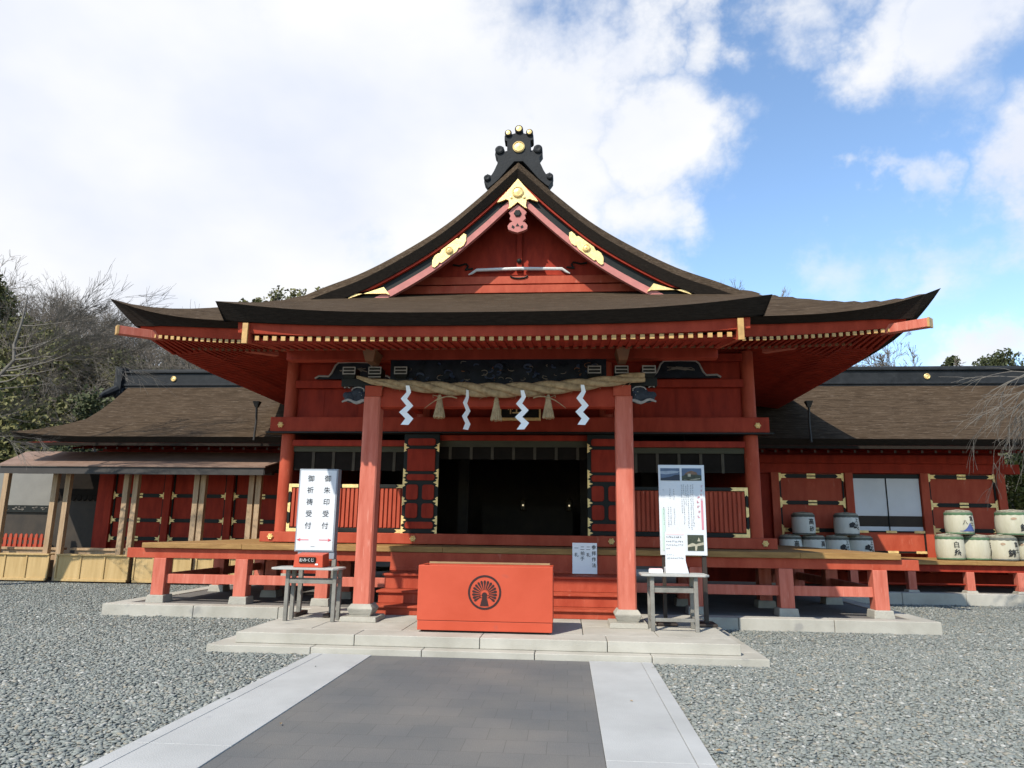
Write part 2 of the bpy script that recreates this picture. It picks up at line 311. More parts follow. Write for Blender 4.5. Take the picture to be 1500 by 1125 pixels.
def blocks(mb, x0, x1, y0, y1, z0, z1, cuts, g=.004):
    xs = [x0]+[c for c in cuts if x0 < c < x1]+[x1]
    for a, b in zip(xs, xs[1:]): mb.box(a+(g if a != x0 else 0), b-(g if b != x1 else 0), y0, y1, z0, z1)
mb = MB()
blocks(mb, -3.385, 3.385, -1.567, -1.10, -.05, .087, [-2.07, -.70, .66, 2.04])
blocks(mb, -3.385, -2.95, -1.092, 1.49, -.05, .087, []); blocks(mb, 2.95, 3.385, -1.092, 1.49, -.05, .087, [])
blocks(mb, -3.106, 3.106, -1.385, -.92, .089, .218, [-1.585, -.02, 1.53])
for y0, y1 in ((-.912, -.1), (-.092, .72), (.728, 1.49)): blocks(mb, -3.106, 3.106, y0, y1, .089, .2175, [-2.3, -1.1, .1, 1.25, 2.2])
structure(mb.build('stone_steps_ground', STONE, bevel=.008))
mb = MB()
for s in (-1, 1):
    a, b = sorted((s*3.12, s*6.83)); blocks(mb, a, b, 1.503, 1.80, -.05, .191, sorted([s*5.22, s*3.75]))
    y = 1.808
    while y < 11.5:
        y2 = min(y+1.55, 11.5); a, b = sorted((s*6.52, s*6.83)); mb.box(a, b, y, y2-.006, -.05, .19); y = y2
structure(mb.build('stone_kerb', STONE, bevel=.01))
mb = MB(); mb.box(-6.515, 6.515, 1.806, 11.4, -.05, .176); structure(mb.build('earth_pad_ground', PAD))
mb = MB(); blocks(mb, 7.0, 16, 6.32, 6.62, -.05, .25, [8.4, 9.75, 11.2, 12.6]); structure(mb.build('stone_kerb', STONE, bevel=.01))
mb = MB(); mb.box(6.9, 16, 6.626, 13, -.05, .235); mb.box(-14, -6.9, 8.1, 13, -.05, .1); structure(mb.build('earth_pad_ground', PAD))

# loose crushed stone lying on the ground
def make_gravel():
    g = np.random.default_rng(3)
    t = (1+5**.5)/2
    iv = np.array([(-1, t, 0), (1, t, 0), (-1, -t, 0), (1, -t, 0), (0, -1, t), (0, 1, t), (0, -1, -t), (0, 1, -t), (t, 0, -1), (t, 0, 1), (-t, 0, -1), (-t, 0, 1)], float); iv /= np.linalg.norm(iv[0])
    tri = np.array([(0, 11, 5), (0, 5, 1), (0, 1, 7), (0, 7, 10), (0, 10, 11), (1, 5, 9), (5, 11, 4), (11, 10, 2), (10, 7, 6), (7, 1, 8), (3, 9, 4), (3, 4, 2), (3, 2, 6), (3, 6, 8), (3, 8, 9), (4, 9, 5), (2, 4, 11), (6, 2, 10), (8, 6, 7), (9, 8, 1)])
    P = []
    for x0, x1, y0, y1, dens in ((-9.5, 8.5, -7.0, -3.5, 2100), (-11, 10, -3.5, 0, 1600), (-13, 12, 0, 3.0, 1000), (-14, 14, 3.0, 7.6, 600)):
        n = int((x1-x0)*(y1-y0)*dens); P.append(np.c_[g.uniform(x0, x1, n), g.uniform(y0, y1, n)])
    P = np.concatenate(P); x, y = P[:, 0], P[:, 1]; ax = np.abs(x)
    bad = (ax < 2.05) & (y < -1.5) | (ax < 3.40) & (y > -1.59) & (y < 1.6) | (ax < 6.86) & (y > 1.48) | (x > 6.98) & (y > 6.30) | (x < -7.4) & (y > 7.35)
    sp = g.random(len(P)) < np.where(ax > 1.85, .0016, .0001)
    dX = x-(1.05-.0793*(y+10.37)); vis = np.abs(dX) < .80*(y+10.37)+.4
    stray = sp & (ax < 2.03) & (y < -1.7); keep = (~bad | stray) & vis; up = np.where(stray, .02, 0)[keep]; P = P[keep]; n = len(P)
    sz = g.gamma(9, .00135, n)+.004; sc = np.c_[sz*g.uniform(.9, 1.7, n), sz*g.uniform(.7, 1.2, n), sz*g.uniform(.28, .5, n)]
    V = iv[None]*g.uniform(.72, 1.18, (n, 12, 1))*sc[:, None, :]
    a = g.uniform(0, 2*np.pi, n); b = g.normal(0, .35, n)
    ca, sa, cb, sb = np.cos(a)[:, None], np.sin(a)[:, None], np.cos(b)[:, None], np.sin(b)[:, None]
    X, Y, Z = V[..., 0], V[..., 1], V[..., 2]; Y, Z = Y*cb-Z*sb, Y*sb+Z*cb; X, Y = X*ca-Y*sa, X*sa+Y*ca
    V = np.stack([X+P[:, 0:1], Y+P[:, 1:2], Z+(sz*.22+g.uniform(-.002, .007, n)+up)[:, None]], -1).reshape(-1, 3)
    F = (tri[None]+np.arange(n)[:, None, None]*12).reshape(-1)
    me = bpy.data.meshes.new('gravel'); me.vertices.add(len(V)); me.vertices.foreach_set('co', V.astype(np.float32).ravel())
    nf = len(F)//3; me.loops.add(len(F)); me.loops.foreach_set('vertex_index', F.astype(np.int32)); me.polygons.add(nf)
    me.polygons.foreach_set('loop_start', np.arange(0, nf*3, 3, dtype=np.int32)); me.update(calc_edges=True)
    at = me.attributes.new('tone', 'FLOAT', 'POINT'); at.data.foreach_set('value', np.repeat(g.random(n).astype(np.float32), 12))
    me.materials.append(GSTONE); o = bpy.data.objects.new('gravel', me); COL.objects.link(o); o['kind'] = 'stuff'; tag(o, 'grey crushed stone gravel covering the shrine court', 'gravel')
make_gravel()

LEAFT = mat('dry_tan_leaf', (.40, .27, .13), .8, .3, 9)
mb = MB(); lr = random.Random(5)
for i in range(70):
    x, y = lr.uniform(-9, 9), lr.uniform(-6.5, 6)
    if (abs(x) < 3.5 and y > -1.7) or abs(x) < 6.9 and y > 1.4: continue
    if abs(x) < 1.35 and lr.random() < .8: continue
    z = .026; a = lr.uniform(0, 6.28); l = lr.uniform(.018, .035); w = l*.5; c, q = math.cos(a), math.sin(a)
    mb.add([(x-l*c, y-l*q, z+.004), (x+w*q, y-w*c, z+.010), (x+l*c, y+l*q, z+.002), (x-w*q, y+w*c, z+.012)], [(0, 1, 2, 3)])
o = mb.build('fallen_leaves', LEAFT); o['kind'] = 'stuff'; tag(o, 'few dry tan leaves scattered over the gravel and path', 'fallen leaves')

# ------------------------------------------------------------------ the shrine hall
hall = thing('shrine_hall', 'large vermilion shrine hall with a bark thatched gable roof behind the offering box', 'shrine hall', (0, 3.4, 0))
EX, EY0, EY1 = 7.28, 1.30, 12.1
BX = [0, .8, 1.3, 2.12, 3.0, 3.94, 4.93, 5.72, 6.48, 7.06, 7.28]
BZ = [5.10, 5.5, 5.76, 6.18, 6.57, 6.94, 7.48, 8.01, 8.67, 9.23, 9.44]
def base(d):
    # smooth interpolation (cubic Hermite)
    d = max(0, min(7.28, d)); i = max(k for k in range(len(BX)-1) if BX[k] <= d+1e-9)
    sl = lambda k: (BZ[min(k+1, 10)]-BZ[max(k-1, 0)])/(BX[min(k+1, 10)]-BX[max(k-1, 0)])
    h = BX[i+1]-BX[i]; t = (d-BX[i])/h; a, b = BZ[i], BZ[i+1]; m0, m1 = sl(i)*h, sl(i+1)*h
    return (2*t**3-3*t*t+1)*a+(t**3-2*t*t+t)*m0+(-2*t**3+3*t*t)*b+(t**3-t*t)*m1
def lift(sc): return .455*max(0, 1-sc/3.28)**3
def roofz(x, y):
    dx = EX-abs(x); dy = min(y-EY0, EY1-y); d = min(dx, dy); return base(d)+lift(max(dx, dy))*math.exp(-d/1.6)
def frange(a, b, n): return [a+(b-a)*i/n for i in range(n+1)]
XS = frange(-EX, EX, 56)
VY = 3.60      # verge of the gable
mb = MB()
# skirt in front
ys = frange(EY0, VY, 10)
vs = [(x, y, roofz(x, y)) for y in ys for x in XS]; n = len(XS)
mb.add(vs, [(j*n+i, j*n+i+1, (j+1)*n+i+1, (j+1)*n+i) for j in range(len(ys)-1) for i in range(n-1)])
xi = [-5.0+i*.25 for i in range(41)]; ys = frange(VY, 5.0, 4); n = len(xi)
vs = [(x, y, base(y-EY0)) for y in ys for x in xi]; mb.add(vs, [(j*n+i, j*n+i+1, (j+1)*n+i+1, (j+1)*n+i) for j in range(4) for i in range(n-1)])
# upper roof behind the verge
xs = frange(-EX, EX, 96); ys = frange(VY, VY+.2, 2)+frange(VY+.6, EY1, 16); n = len(xs)
fz = lambda x, y: base(EX-abs(x))+lift(max(0, y-EY0))*math.exp(-(EX-abs(x))/1.6)-(.25*((VY+.2-y)/.2) if y < VY+.2 else 0)*min(1, max(0, 5.6-abs(x))/.8)
vs = [(x, y, fz(x, y)) for y in ys for x in xs]; mb.add(vs, [(j*n+i, j*n+i+1, (j+1)*n+i+1, (j+1)*n+i) for j in range(len(ys)-1) for i in range(n-1)])
roof = mb.build('main_roof', THATCH, hall, smooth=True)
# cut edges of the thatch
mb = MB()
zb = lambda sc: 5.02+.10*max(0, 1-sc/2.6)**1.5*(1 if sc > .5 else .7)
top = [(x, EY0, roofz(x, EY0)) for x in XS]; bot = [(x*6.87/EX, 1.5, zb(EX-abs(x))) for x in XS]; inn = [(x*6.6/EX, 1.9, zb(EX-abs(x))+.06) for x in XS]
mb.loft([top, bot, inn], closed=False)
for s in (-1, 1):
    vv = frange(0, 1, 40); L_ = EY1-EY0
    top = [(s*EX, EY0+v*L_, fz(EX, EY0+v*L_)) for v in vv]; bot = [(s*6.87, 1.5+v*(L_-.4), zb(min(v, 1-v)*L_)) for v in vv]; inn = [(s*6.5, 1.9+v*(L_-1.2), zb(min(v, 1-v)*L_)+.06) for v in vv]
    r = [top, bot, inn]; mb.loft(r if s > 0 else r[::-1], closed=False)
# verge thickness of the gable
xv = [x for x in frange(-5.4, 5.4, 72)]
g = lambda x: base(EX-abs(x))
t1 = [(x, VY, fz(x, VY)) for x in xv]; t2 = [(x, VY+.10, g(x)-.44-.04*abs(x)/5) for x in xv]; t3 = [(x, VY+.75, g(x)-.46) for x in xv]
mb.loft([t1, t2, t3], closed=False)
mb.build('thatch_edge', THATCHE, roof, smooth=False)
# barge boards: red trim, black upper board with a pink lower edge
def curve_plate(mb, x0, x1, n, up, lo, y0, y1):
    xs_ = frange(x0, x1, n); rings = []
    for x in xs_: a, b = g(x)+up, g(x)+lo; rings.append([(x, y0, a), (x, y0, b), (x, y1, b), (x, y1, a)])
    mb.loft(rings)
for s in (-1, 1):
    mb = MB(); mb.mi = 0; curve_plate(mb, s*.001, s*3.85, 26, -.455, -.51, VY+.13, VY+.23)
    mb.mi = 1; curve_plate(mb, s*.001, s*3.6, 26, -.50, -.76, VY+.21, VY+.28); mb.mi = 2; curve_plate(mb, s*.001, s*3.1, 26, -.735, -.90, VY+.17, VY+.285)
    bo = mb.build('barge_board', [REDD, BLACK, REDP], roof)
    # gilt fittings
    mb = MB()
    c = s*1.47; k = math.atan(-s*(g(1.7)-g(1.25))/-.45*1.0); sl = (g(1.75)-g(1.2))/.55
    pts = []
    for t, w in ((-.36, .07), (-.31, .135), (-.24, .13), (-.205, .10), (-.16, .15), (.16, .15), (.205, .10), (.24, .13), (.31, .135), (.36, .07)): pts.append((t, w))
    ol = [(c+t, g(c)-.70+(t*s)*sl+w) for t, w in pts]+[(c+t, g(c)-.70+(t*s)*sl-w) for t, w in pts[::-1]]
    if s < 0: ol = ol
    mb.plate(ol, VY+.14, VY+.175)
    mb.lathe([(.085, 0), (.085, .03), (.06, .045), (.05, .03), (.001, .05)], 20, (c, VY+.14, g(c)-.70), 'Y')
    mb.build('gilt_plate', GOLD, roof)
    mb = MB(); e = 3.05
    mb.plate([(s*2.72, g(2.72)-.88), (s*2.86, g(2.86)-.62), (s*3.1, g(3.1)-.56), (s*3.9, g(3.9)-.50), (s*3.9, g(3.9)-.62), (s*3.5, 6.42), (s*2.8, 6.42)], VY+.12, VY+.16); mb.build('gilt_tip', GOLD, roof)
mb = MB()
mb.plate([(0.000, 9.000), (0.222, 8.720), (0.400, 8.524), (0.444, 8.454), (0.311, 8.497), (0.266, 8.524), (0.192, 8.504), (0.178, 8.357), (0.207, 8.301), (0.148, 8.329), (0.000, 8.454), (-0.148, 8.329), (-0.207, 8.301), (-0.178, 8.357), (-0.192, 8.504), (-0.266, 8.524), (-0.311, 8.497), (-0.444, 8.454), (-0.400, 8.524), (-0.222, 8.720)], VY+.10, VY+.15)
mb.lathe([(.125, 0), (.125, .03), (.10, .045), (.085, .03), (.001, .05)], 24, (0, VY+.10, 8.68), 'Y')
for s in (-1, 1): mb.lathe([(.03, 0), (.03, .02), (.001, .025)], 10, (s*.14, VY+.10, 8.56), 'Y')
mb.build('gilt_apex_plate', GOLD, roof)
mb = MB(); mb.mi = 0          # hanging gable pendant
half = [(0.000, 8.420), (0.123, 8.325), (0.194, 8.236), (0.150, 8.168), (0.176, 8.094), (0.106, 8.026), (0.167, 7.998), (0.216, 7.930), (0.202, 7.849), (0.114, 7.808), (0.000, 7.774)]
mb.plate(half+[(-x, z) for x, z in half[-2:0:-1]], VY+.16, VY+.26)
mb.mi = 1; mb.lathe([(.085, 0), (.085, .02), (.06, .03), (.001, .03)], 6, (0, VY+.16, 8.21), 'Y')
for s in (-1, 1): mb.plate([(s*.06, 7.903), (s*.11, 7.944), (s*.13, 7.890), (s*.08, 7.862)], VY+.152, VY+.162)
mb.plate([(0, 7.985), (.04, 7.917), (-.04, 7.917)], VY+.152, VY+.162)
mb.build('gable_pendant', [REDP, BLACK], roof)
# gable wall
mb = MB(); mb.mi = 0
xs_ = frange(-3.9, 3.9, 40); rings = [[(x, 4.52, 6.3), (x, 4.52, g(x)-.3), (x, 4.62, g(x)-.3), (x, 4.62, 6.3)] for x in xs_]; mb.loft(rings)
mb.mi = 1; mb.box(-3.3, 3.3, 4.36, 4.515, 6.62, 6.80); mb.box(-2.6, 2.6, 4.40, 4.515, 6.84, 7.02); mb.mi = 0; mb.box(-.06, .06, 4.44, 4.515, 7.14, 8.4)
gw = mb.build('gable_wall', [REDD, RED], hall, bevel=.008)
mb = MB(); pts = [(-1.13, 7.02), (-1.05, 7.06), (-.95, 7.13), (0, 7.15), (.95, 7.13), (1.05, 7.06), (1.13, 7.02)]
mb.tube([(x, 4.39, z+.04) for x, z in pts], [.012, .028, .036, .038, .036, .028, .012], 8); mb.build('tie_beam_trim', WHITEP, gw, smooth=True)
mb = MB()
for s in (-1, 1):
    mb = MB(); mb.tube([(s*(1.05+.06*i+.10*math.sin(i*1.3)), 4.50, 7.20+.03*i+.05*math.cos(i*1.7)) for i in range(7)], .022, 6); mb.build('carved_scroll', BLACK, gw)
mb = MB(); mb.tube([(.19*math.cos(i*.524), 4.385, 7.02-.06*math.sin(i*.524)) for i in range(7)], .020, 6); mb.build('carved_scroll', BLACK, gw)
mb = MB(); mb.lathe([(.06, 0), (.06, .03), (.03, .05), (.001, .06)], 8, (0, 4.44, 7.38), 'Y'); mb.build('strut_knob', BLACK, gw)
# ridge
mb = MB()
mb.box(-.26, .26, 4.10, 11.2, 9.30, 9.86); mb.box(-.33, .33, 4.13, 11.2, 9.861, 9.92)
for y in frange(4.3, 11, 14): mb.box(-.29, .29, y, y+.06, 9.42, 9.84)
rd = mb.build('ridge', RIDGE, hall, bevel=.01)
mb = MB()
half = [(0, 9.34), (.10, 9.34), (.26, 9.16), (.46, 8.92), (.62, 8.78), (.70, 8.72), (.80, 8.86), (.80, 8.98), (.73, 9.06), (.64, 9.02), (.58, 9.12), (.50, 9.30), (.49, 9.42), (.56, 9.52), (.54, 9.66), (.45, 9.74), (.36, 9.70), (.32, 9.58), (.275, 9.56), (.275, 9.84), (.34, 9.86), (.34, 9.98), (.20, 10.0), (.10, 10.03), (0, 10.03)]
OXF = lambda x, z: (x*.95, z+.16)
mb.plate([OXF(*p) for p in half+[(-x, z) for x, z in half[-2:0:-1]]], 3.86, 4.12)
for x, z, r in ((0, 10.11, .092), (.25, 10.02, .078), (-.25, 10.02, .078)): mb.lathe([(r, -.5), (r, .02), (r*.85, .03), (r*.8, .015), (.001, .015)], 18, (OXF(x, z)[0], 3.84, OXF(x, z)[1]), 'Y')
for s in (-1, 1):
    for x, z, r in ((.45, 9.62, .10), (.73, 8.95, .075)): mb.lathe([(r, -.2), (r, .03), (r*.6, .05), (.001, .04)], 16, (OXF(s*x, z)[0], 3.86, OXF(s*x, z)[1]), 'Y')
mb.build('ridge_end_ornament', RIDGE, rd, bevel=.012)
for x, z, r in ((0, 10.11, .062), (.25, 10.02, .05), (-.25, 10.02, .05)): mb = MB(); mb.lathe([(r, 0), (r, .02), (.001, .03)], 16, (OXF(x, z)[0], 3.825, OXF(x, z)[1]), 'Y'); mb.build('gilt_disc', GOLD, rd)
mb = MB()
mb.lathe([(.135, 0), (.135, .03), (.11, .05), (.10, .035), (.001, .05)], 24, (0, 3.86, 9.84), 'Y'); mb.build('gilt_crest', GOLD, rd)

# front canopy roof
KX, KY0, KY1 = 3.63, -1.73, 3.75
klift = lambda x: .19*(abs(x)/KX)**3
kz = lambda x, y: 4.27+klift(x)*math.exp(-(y-KY0)/3)+.365*(y-KY0)
kxs = frange(-KX, KX, 40); kys = frange(KY0, KY1, 12); n = len(kxs)
mb = MB(); mb.add([(x, y, kz(x, y)) for y in kys for x in kxs], [(j*n+i, j*n+i+1, (j+1)*n+i+1, (j+1)*n+i) for j in range(12) for i in range(n-1)])
froof = mb.build('canopy_roof', THATCH, hall, smooth=True)
mb = MB()
kb = lambda x: 4.145+.09*(abs(x)/3.55)**3
mb.loft([[(x, KY0, kz(x, KY0)) for x in kxs], [(x*3.55/KX, -1.56, kb(x)) for x in kxs], [(x*3.4/KX, -1.2, kb(x)+.05) for x in kxs]], closed=False)
for s in (-1, 1):
    r = [[(s*KX, y, kz(KX, y)) for y in kys], [(s*3.55, y+.14, kz(KX, y)-.25) for y in kys], [(s*3.2, y+.2, kz(KX, y)-.2) for y in kys]]
    mb.loft(r if s > 0 else r[::-1], closed=False)
mb.build('thatch_edge', THATCHE, froof)
# red fascia and soffits
mb = MB()
rings = [[(x, -1.48, 4.015+klift(x)*.5), (x, -1.50, kb(x)+.01), (x, -1.40, kb(x)+.02), (x, -1.40, 4.015+klift(x)*.5)] for x in frange(-3.4, 3.4, 30)]; mb.loft(rings)
mb.mi = 1
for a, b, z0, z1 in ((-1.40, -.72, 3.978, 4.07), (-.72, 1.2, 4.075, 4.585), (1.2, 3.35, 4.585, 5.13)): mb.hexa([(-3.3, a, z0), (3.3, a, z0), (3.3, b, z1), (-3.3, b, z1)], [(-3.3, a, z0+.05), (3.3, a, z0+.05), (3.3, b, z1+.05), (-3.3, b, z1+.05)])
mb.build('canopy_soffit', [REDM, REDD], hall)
for s in (-1, 1):
    mb = MB(); mb.hexa([(s*3.26-.03, -1.56, 3.93), (s*3.26+.03, -1.56, 3.93), (s*3.26+.03, 2.2, 4.55), (s*3.26-.03, 2.2, 4.55)], [(s*3.26-.03, -1.56, 4.19), (s*3.26+.03, -1.56, 4.19), (s*3.26+.03, 2.2, 4.95), (s*3.26-.03, 2.2, 4.95)])
    v = mb.build('verge_rafter', RED, hall); mb = MB(); mb.box(s*3.26-.037, s*3.26+.037, -1.574, -1.545, 3.92, 4.20); mb.build('gilt_cap', GILTP, v)
mb = MB()
fl = lambda sc: 4.825+.165*max(0, 1-sc/3.0)**2
mb.mi = 0; xs_ = frange(-6.80, 6.80, 50)
mb.loft([[(x, 1.62, fl(6.8-abs(x))), (x, 1.56, 5.03+.08*max(0, 1-(6.8-abs(x))/2.4)), (x, 1.68, 5.06), (x, 1.70, fl(6.8-abs(x)))] for x in xs_])
for s in (-1, 1): mb.loft([[(s*6.75, y, fl(y-1.6)), (s*6.83, y, 5.04+.07*max(0, 1-(y-1.6)/2.4)), (s*6.70, y, 5.07), (s*6.66, y, fl(y-1.6))] for y in frange(1.66, 11.6, 40)])
mb.mi = 1
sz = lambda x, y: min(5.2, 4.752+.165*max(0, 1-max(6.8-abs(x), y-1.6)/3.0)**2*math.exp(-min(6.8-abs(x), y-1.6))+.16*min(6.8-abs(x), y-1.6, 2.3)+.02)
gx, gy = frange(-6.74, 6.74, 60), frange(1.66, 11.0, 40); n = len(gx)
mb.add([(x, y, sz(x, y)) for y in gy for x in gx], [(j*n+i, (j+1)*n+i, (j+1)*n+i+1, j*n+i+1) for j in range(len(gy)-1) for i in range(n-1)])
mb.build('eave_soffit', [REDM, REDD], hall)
# rafters: gilt-tipped flying rafters along the front
def rafter(x, y0, z0, y1, z1):
    mb = MB(); mb.bar((x, y0, z0), (x, y1, z1), .058, .062); r = mb.build('rafter', REDD, hall)
    mb = MB(); mb.box(x-.030, x+.030, y0-.012, y0+.012, z0-.032, z0+.030); mb.build('rafter_cap', GILTP, r)
for i in range(52):
    x = -3.14+i*6.28/51; rafter(x, -1.45, 3.992+klift(x)*.22, -.62, 4.085)
for s in (-1, 1):
    for i in range(24):
        a = 3.98+i*(6.64-3.98)/23; rafter(s*a, 1.60, fl(6.8-a)-.045, 2.5, sz(a, 2.5)-.05)
mb = MB()
mb.mi = 0
for i in range(50):
    x = -3.05+i*6.1/49; mb.mi = 0; mb.bar((x, -.75, 4.085), (x, 3.2, 5.10), .06, .07); mb.mi = 1; mb.box(x-.03, x+.03, -.765, -.748, 4.025, 4.085)
for s in (-1, 1):
    for i in range(28):
        x = s*(3.4+i*.118); y0 = 2.25; 
        if 6.8-abs(x) < .65: continue
        mb.mi = 0; mb.bar((x, y0, sz(x, y0)-.03), (x, 3.4, sz(x, 3.4)+.02), .06, .07); mb.mi = 1; mb.box(x-.03, x+.03, y0-.015, y0+.002, sz(x, y0)-.105, sz(x, y0)-.045)
    for i in range(75):
        y = 1.85+i*.124; mb.mi = 0; mb.bar((s*6.72, y, fl(y-1.6)-.03), (s*5.9, y, sz(5.9, y)+.025), .058, .062, (0, 0, 1)); mb.bar((s*6.1, y, sz(6.1, y)+.012), (s*4.7, y, sz(4.7, y)+.03), .058, .062)
rs = mb.build('rafter', [REDD, BROWNK], hall); rs['kind'] = 'stuff'
for s in (-1, 1):
    mb = MB(); p0, p1 = Vector((s*7.0, 1.22, 4.93)), Vector((s*4.9, 3.3, 5.02)); mb.bar(p0, p1, .15, .15); h = mb.build('hip_rafter', REDF, hall, bevel=.006)
    d = (p1-p0).normalized(); mb = MB(); mb.bar(p0-d*.02, p0+d*.015, .158, .158); mb.build('gilt_cap', GILTP, h)

# front posts on stone bases
for s in (-1, 1):
    mb = MB(); x = s*1.885; h, c = .126, .022
    ol = [(-h+c, -h), (h-c, -h), (h, -h+c), (h, h-c), (h-c, h), (-h+c, h), (-h, h-c), (-h, -h+c)]
    mb.loft([[(x+a, b, z) for a, b in ol] for z in (.452, 1.6, 3.46)]); p = mb.build('front_post', REDF, hall)
    mb = MB(); mb.taper(x, 0, .2185, .285, .265, .255); mb.taper(x, 0, .30, .385, .15, .185); mb.taper(x, 0, .385, .452, .185, .14); mb.taper(x, 0, .284, .301, .145, .15); mb.build('post_base', BASEST, p, bevel=.008)
# round corner and inner pillars
for x in (-4.58, -1.82, 1.82, 4.58):
    mb = MB(); mb.lathe([(.138, 1.20), (.135, 3.2), (.125, 5.0)], 24, (x, 3.42, 0)); mb.build('round_pillar', RED, hall, smooth=True)
# wall above, beams
mb = MB(); mb.box(-4.5, 4.5, 3.44, 3.52, 3.5, 5.3); mb.box(-4.62, -4.50, 3.5, 10.8, 1.2, 5.2); mb.box(4.50, 4.62, 3.5, 10.8, 1.2, 5.2)
for x in (-3.9, -3.2, -2.5, 2.5, 3.2, 3.9): mb.box(x-.006, x+.006, 3.434, 3.44, 3.68, 4.42)
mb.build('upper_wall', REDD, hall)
def boss(parent, x, y, z, r=.055):
    mb = MB(); n = 36; mb.loft([[(x+r*(1+.13*math.cos(6*2*math.pi*k/n))*q*math.cos(2*math.pi*k/n), y-d, z+r*(1+.13*math.cos(6*2*math.pi*k/n))*q*math.sin(2*math.pi*k/n)) for k in range(n)] for q, d in ((1, 0), (1, .02), (.75, .035), (.4, .025), (.3, .04), (.02, .045))]); mb.build('gilt_boss', GOLD, parent)
mb = MB(); mb.box(-4.88, 4.88, 3.17, 3.40, 3.37, 3.66); nb = mb.build('upper_tie_beam', REDM, hall, bevel=.01)
for x in (-4.66, 4.66): boss(nb, x, 3.17, 3.50)
mb = MB(); mb.box(-4.95, 4.95, 3.14, 3.42, 3.335, 3.365); mb.build('beam_flashing', BLACK, nb)
mb = MB(); mb.box(-4.46, -1.97, 3.34, 3.45, 3.10, 3.22); mb.box(1.97, 4.46, 3.34, 3.45, 3.10, 3.22); mb.box(-1.68, 1.68, 3.36, 3.45, 3.22, 3.33); mb.build('lintel', REDD, hall, bevel=.006)
mb = MB(); mb.box(-4.48, 4.48, 3.32, 3.46, 4.28, 4.44); mb.box(-4.48, 4.48, 3.30, 3.46, 4.80, 4.95); mb.build('head_beam', REDD, hall, bevel=.01)
mb = MB(); mb.box(-4.88, 4.88, 3.10, 3.44, 1.215, 1.41); sb = mb.build('sill_beam', RED, hall, bevel=.01)
for x in (-4.66, -1.87, 1.87, 4.66): boss(sb, x, 3.10, 1.315)
# blinds: khaki rolled top with hanging tapes
for x0, x1, zt, zm, zl in ((-4.45, -1.97, 3.10, 2.99, 2.62), (-1.68, 1.68, 3.22, 3.10, 2.86), (1.97, 4.45, 3.10, 2.99, 2.62)):
    mb = MB(); mb.mi = 0; mb.box(x0, x1, 3.40, 3.47, zm, zt); mb.mi = 1; mb.box(x0, x1, 3.44, 3.455, zl, zm); mb.mi = 2
    nn = 6 if x1-x0 < 3 else 8
    for i in range(1, nn): x = x0+(x1-x0)*i/nn; mb.box(x-.028, x+.028, 3.425, 3.438, zl-.01, zm)
    mb.build('rolled_blind', [KHAKI, CURT, TAPED], hall)
# lattice fences at both sides of the doorway
for s in (-1, 1):
    a, b = sorted((s*4.40, s*2.02)); mb = MB(); mb.box(a, b, 3.36, 3.385, 1.50, 2.27)
    x = a+.02
    while x < b-.05: mb.box(x, x+.055, 3.325, 3.362, 1.51, 2.26 if x < b else 2.2); x += .085
    lp = mb.build('lattice_panel', RED, hall, bevel=.004)
    mb = MB(); mb.box(a-.05, b+.05, 3.32, 3.40, 1.415, 1.495); mb.box(a-.05, b+.05, 3.32, 3.40, 2.275, 2.34); mb.box(a-.05, a-.003, 3.32, 3.40, 1.495, 2.275); mb.box(b+.003, b+.05, 3.32, 3.40, 1.495, 2.275); mb.build('lattice_frame', BLACK, lp, bevel=.004)
    for x, d in ((a-.05, 1), (b+.05, -1)):
        for z, e in ((2.34, -1), (1.415, 1)):
            mb = MB(); mb.plate([(x, z), (x+d*.32, z), (x+d*.27, z+e*.03), (x+d*.32, z+e*.065), (x+d*.06, z+e*.065), (x+d*.06, z+e*.17), (x+d*.03, z+e*.14), (x, z+e*.17)], 3.312, 3.32); mb.build('gilt_corner', GOLD, lp)
        mb = MB(); mb.plate([(x, 1.80), (x+d*.05, 1.78), (x+d*.05, 1.98), (x, 1.96)], 3.31, 3.32); mb.build('gilt_corner', GOLD, lp)
    m_ = (a+b)/2; mb = MB(); mb.plate([(m_-.16, 2.34), (m_+.16, 2.34), (m_+.16, 2.275), (m_-.16, 2.275)], 3.312, 3.32); mb.build('gilt_corner', GOLD, lp)
# folded back door leaves
for s in (-1, 1):
    a, b = sorted((s*2.14, s*1.44)); mb = MB(); mb.box(a, b, 3.215, 3.27, 1.415, 3.33); dl = mb.build('door_leaf', BLACK, hall, bevel=.006)
    i0, i1 = a+.075, b-.075; c = (a+b)/2
    def rpanel(x0, x1, z0, z1, r=.05):
        mb = MB(); ol = []
        for cx, cz, t in ((x1-r, z0+r, -90), (x1-r, z1-r, 0), (x0+r, z1-r, 90), (x0+r, z0+r, 180)):
            for k in range(4): q = R(t+k*30); ol.append((cx+r*math.cos(q), cz+r*math.sin(q)))
        mb.plate(ol, 3.19, 3.216); mb.build('door_panel', REDD, dl, bevel=.008)
    for z0, z1 in ((1.50, 1.63), (2.42, 2.54), (3.10, 3.24)): rpanel(i0, i1, z0, z1)
    rpanel(i0, i1, 2.60, 3.03, .02)
    for z0, z1 in ((1.70, 1.98), (2.05, 2.34)): rpanel(i0, c-.04, z0, z1); rpanel(c+.04, i1, z0, z1)
    for x, d in ((a, 1), (b, -1)):
        for z in (1.46, 1.66, 2.02, 2.38, 2.56, 3.06):
            mb = MB(); mb.plate([(x, z-.09), (x+d*.055, z-.06), (x+d*.03, z-.03), (x+d*.10, z), (x+d*.03, z+.03), (x+d*.055, z+.06), (x, z+.09)], 3.203, 3.216); mb.build('gilt_hinge', GOLD, dl)
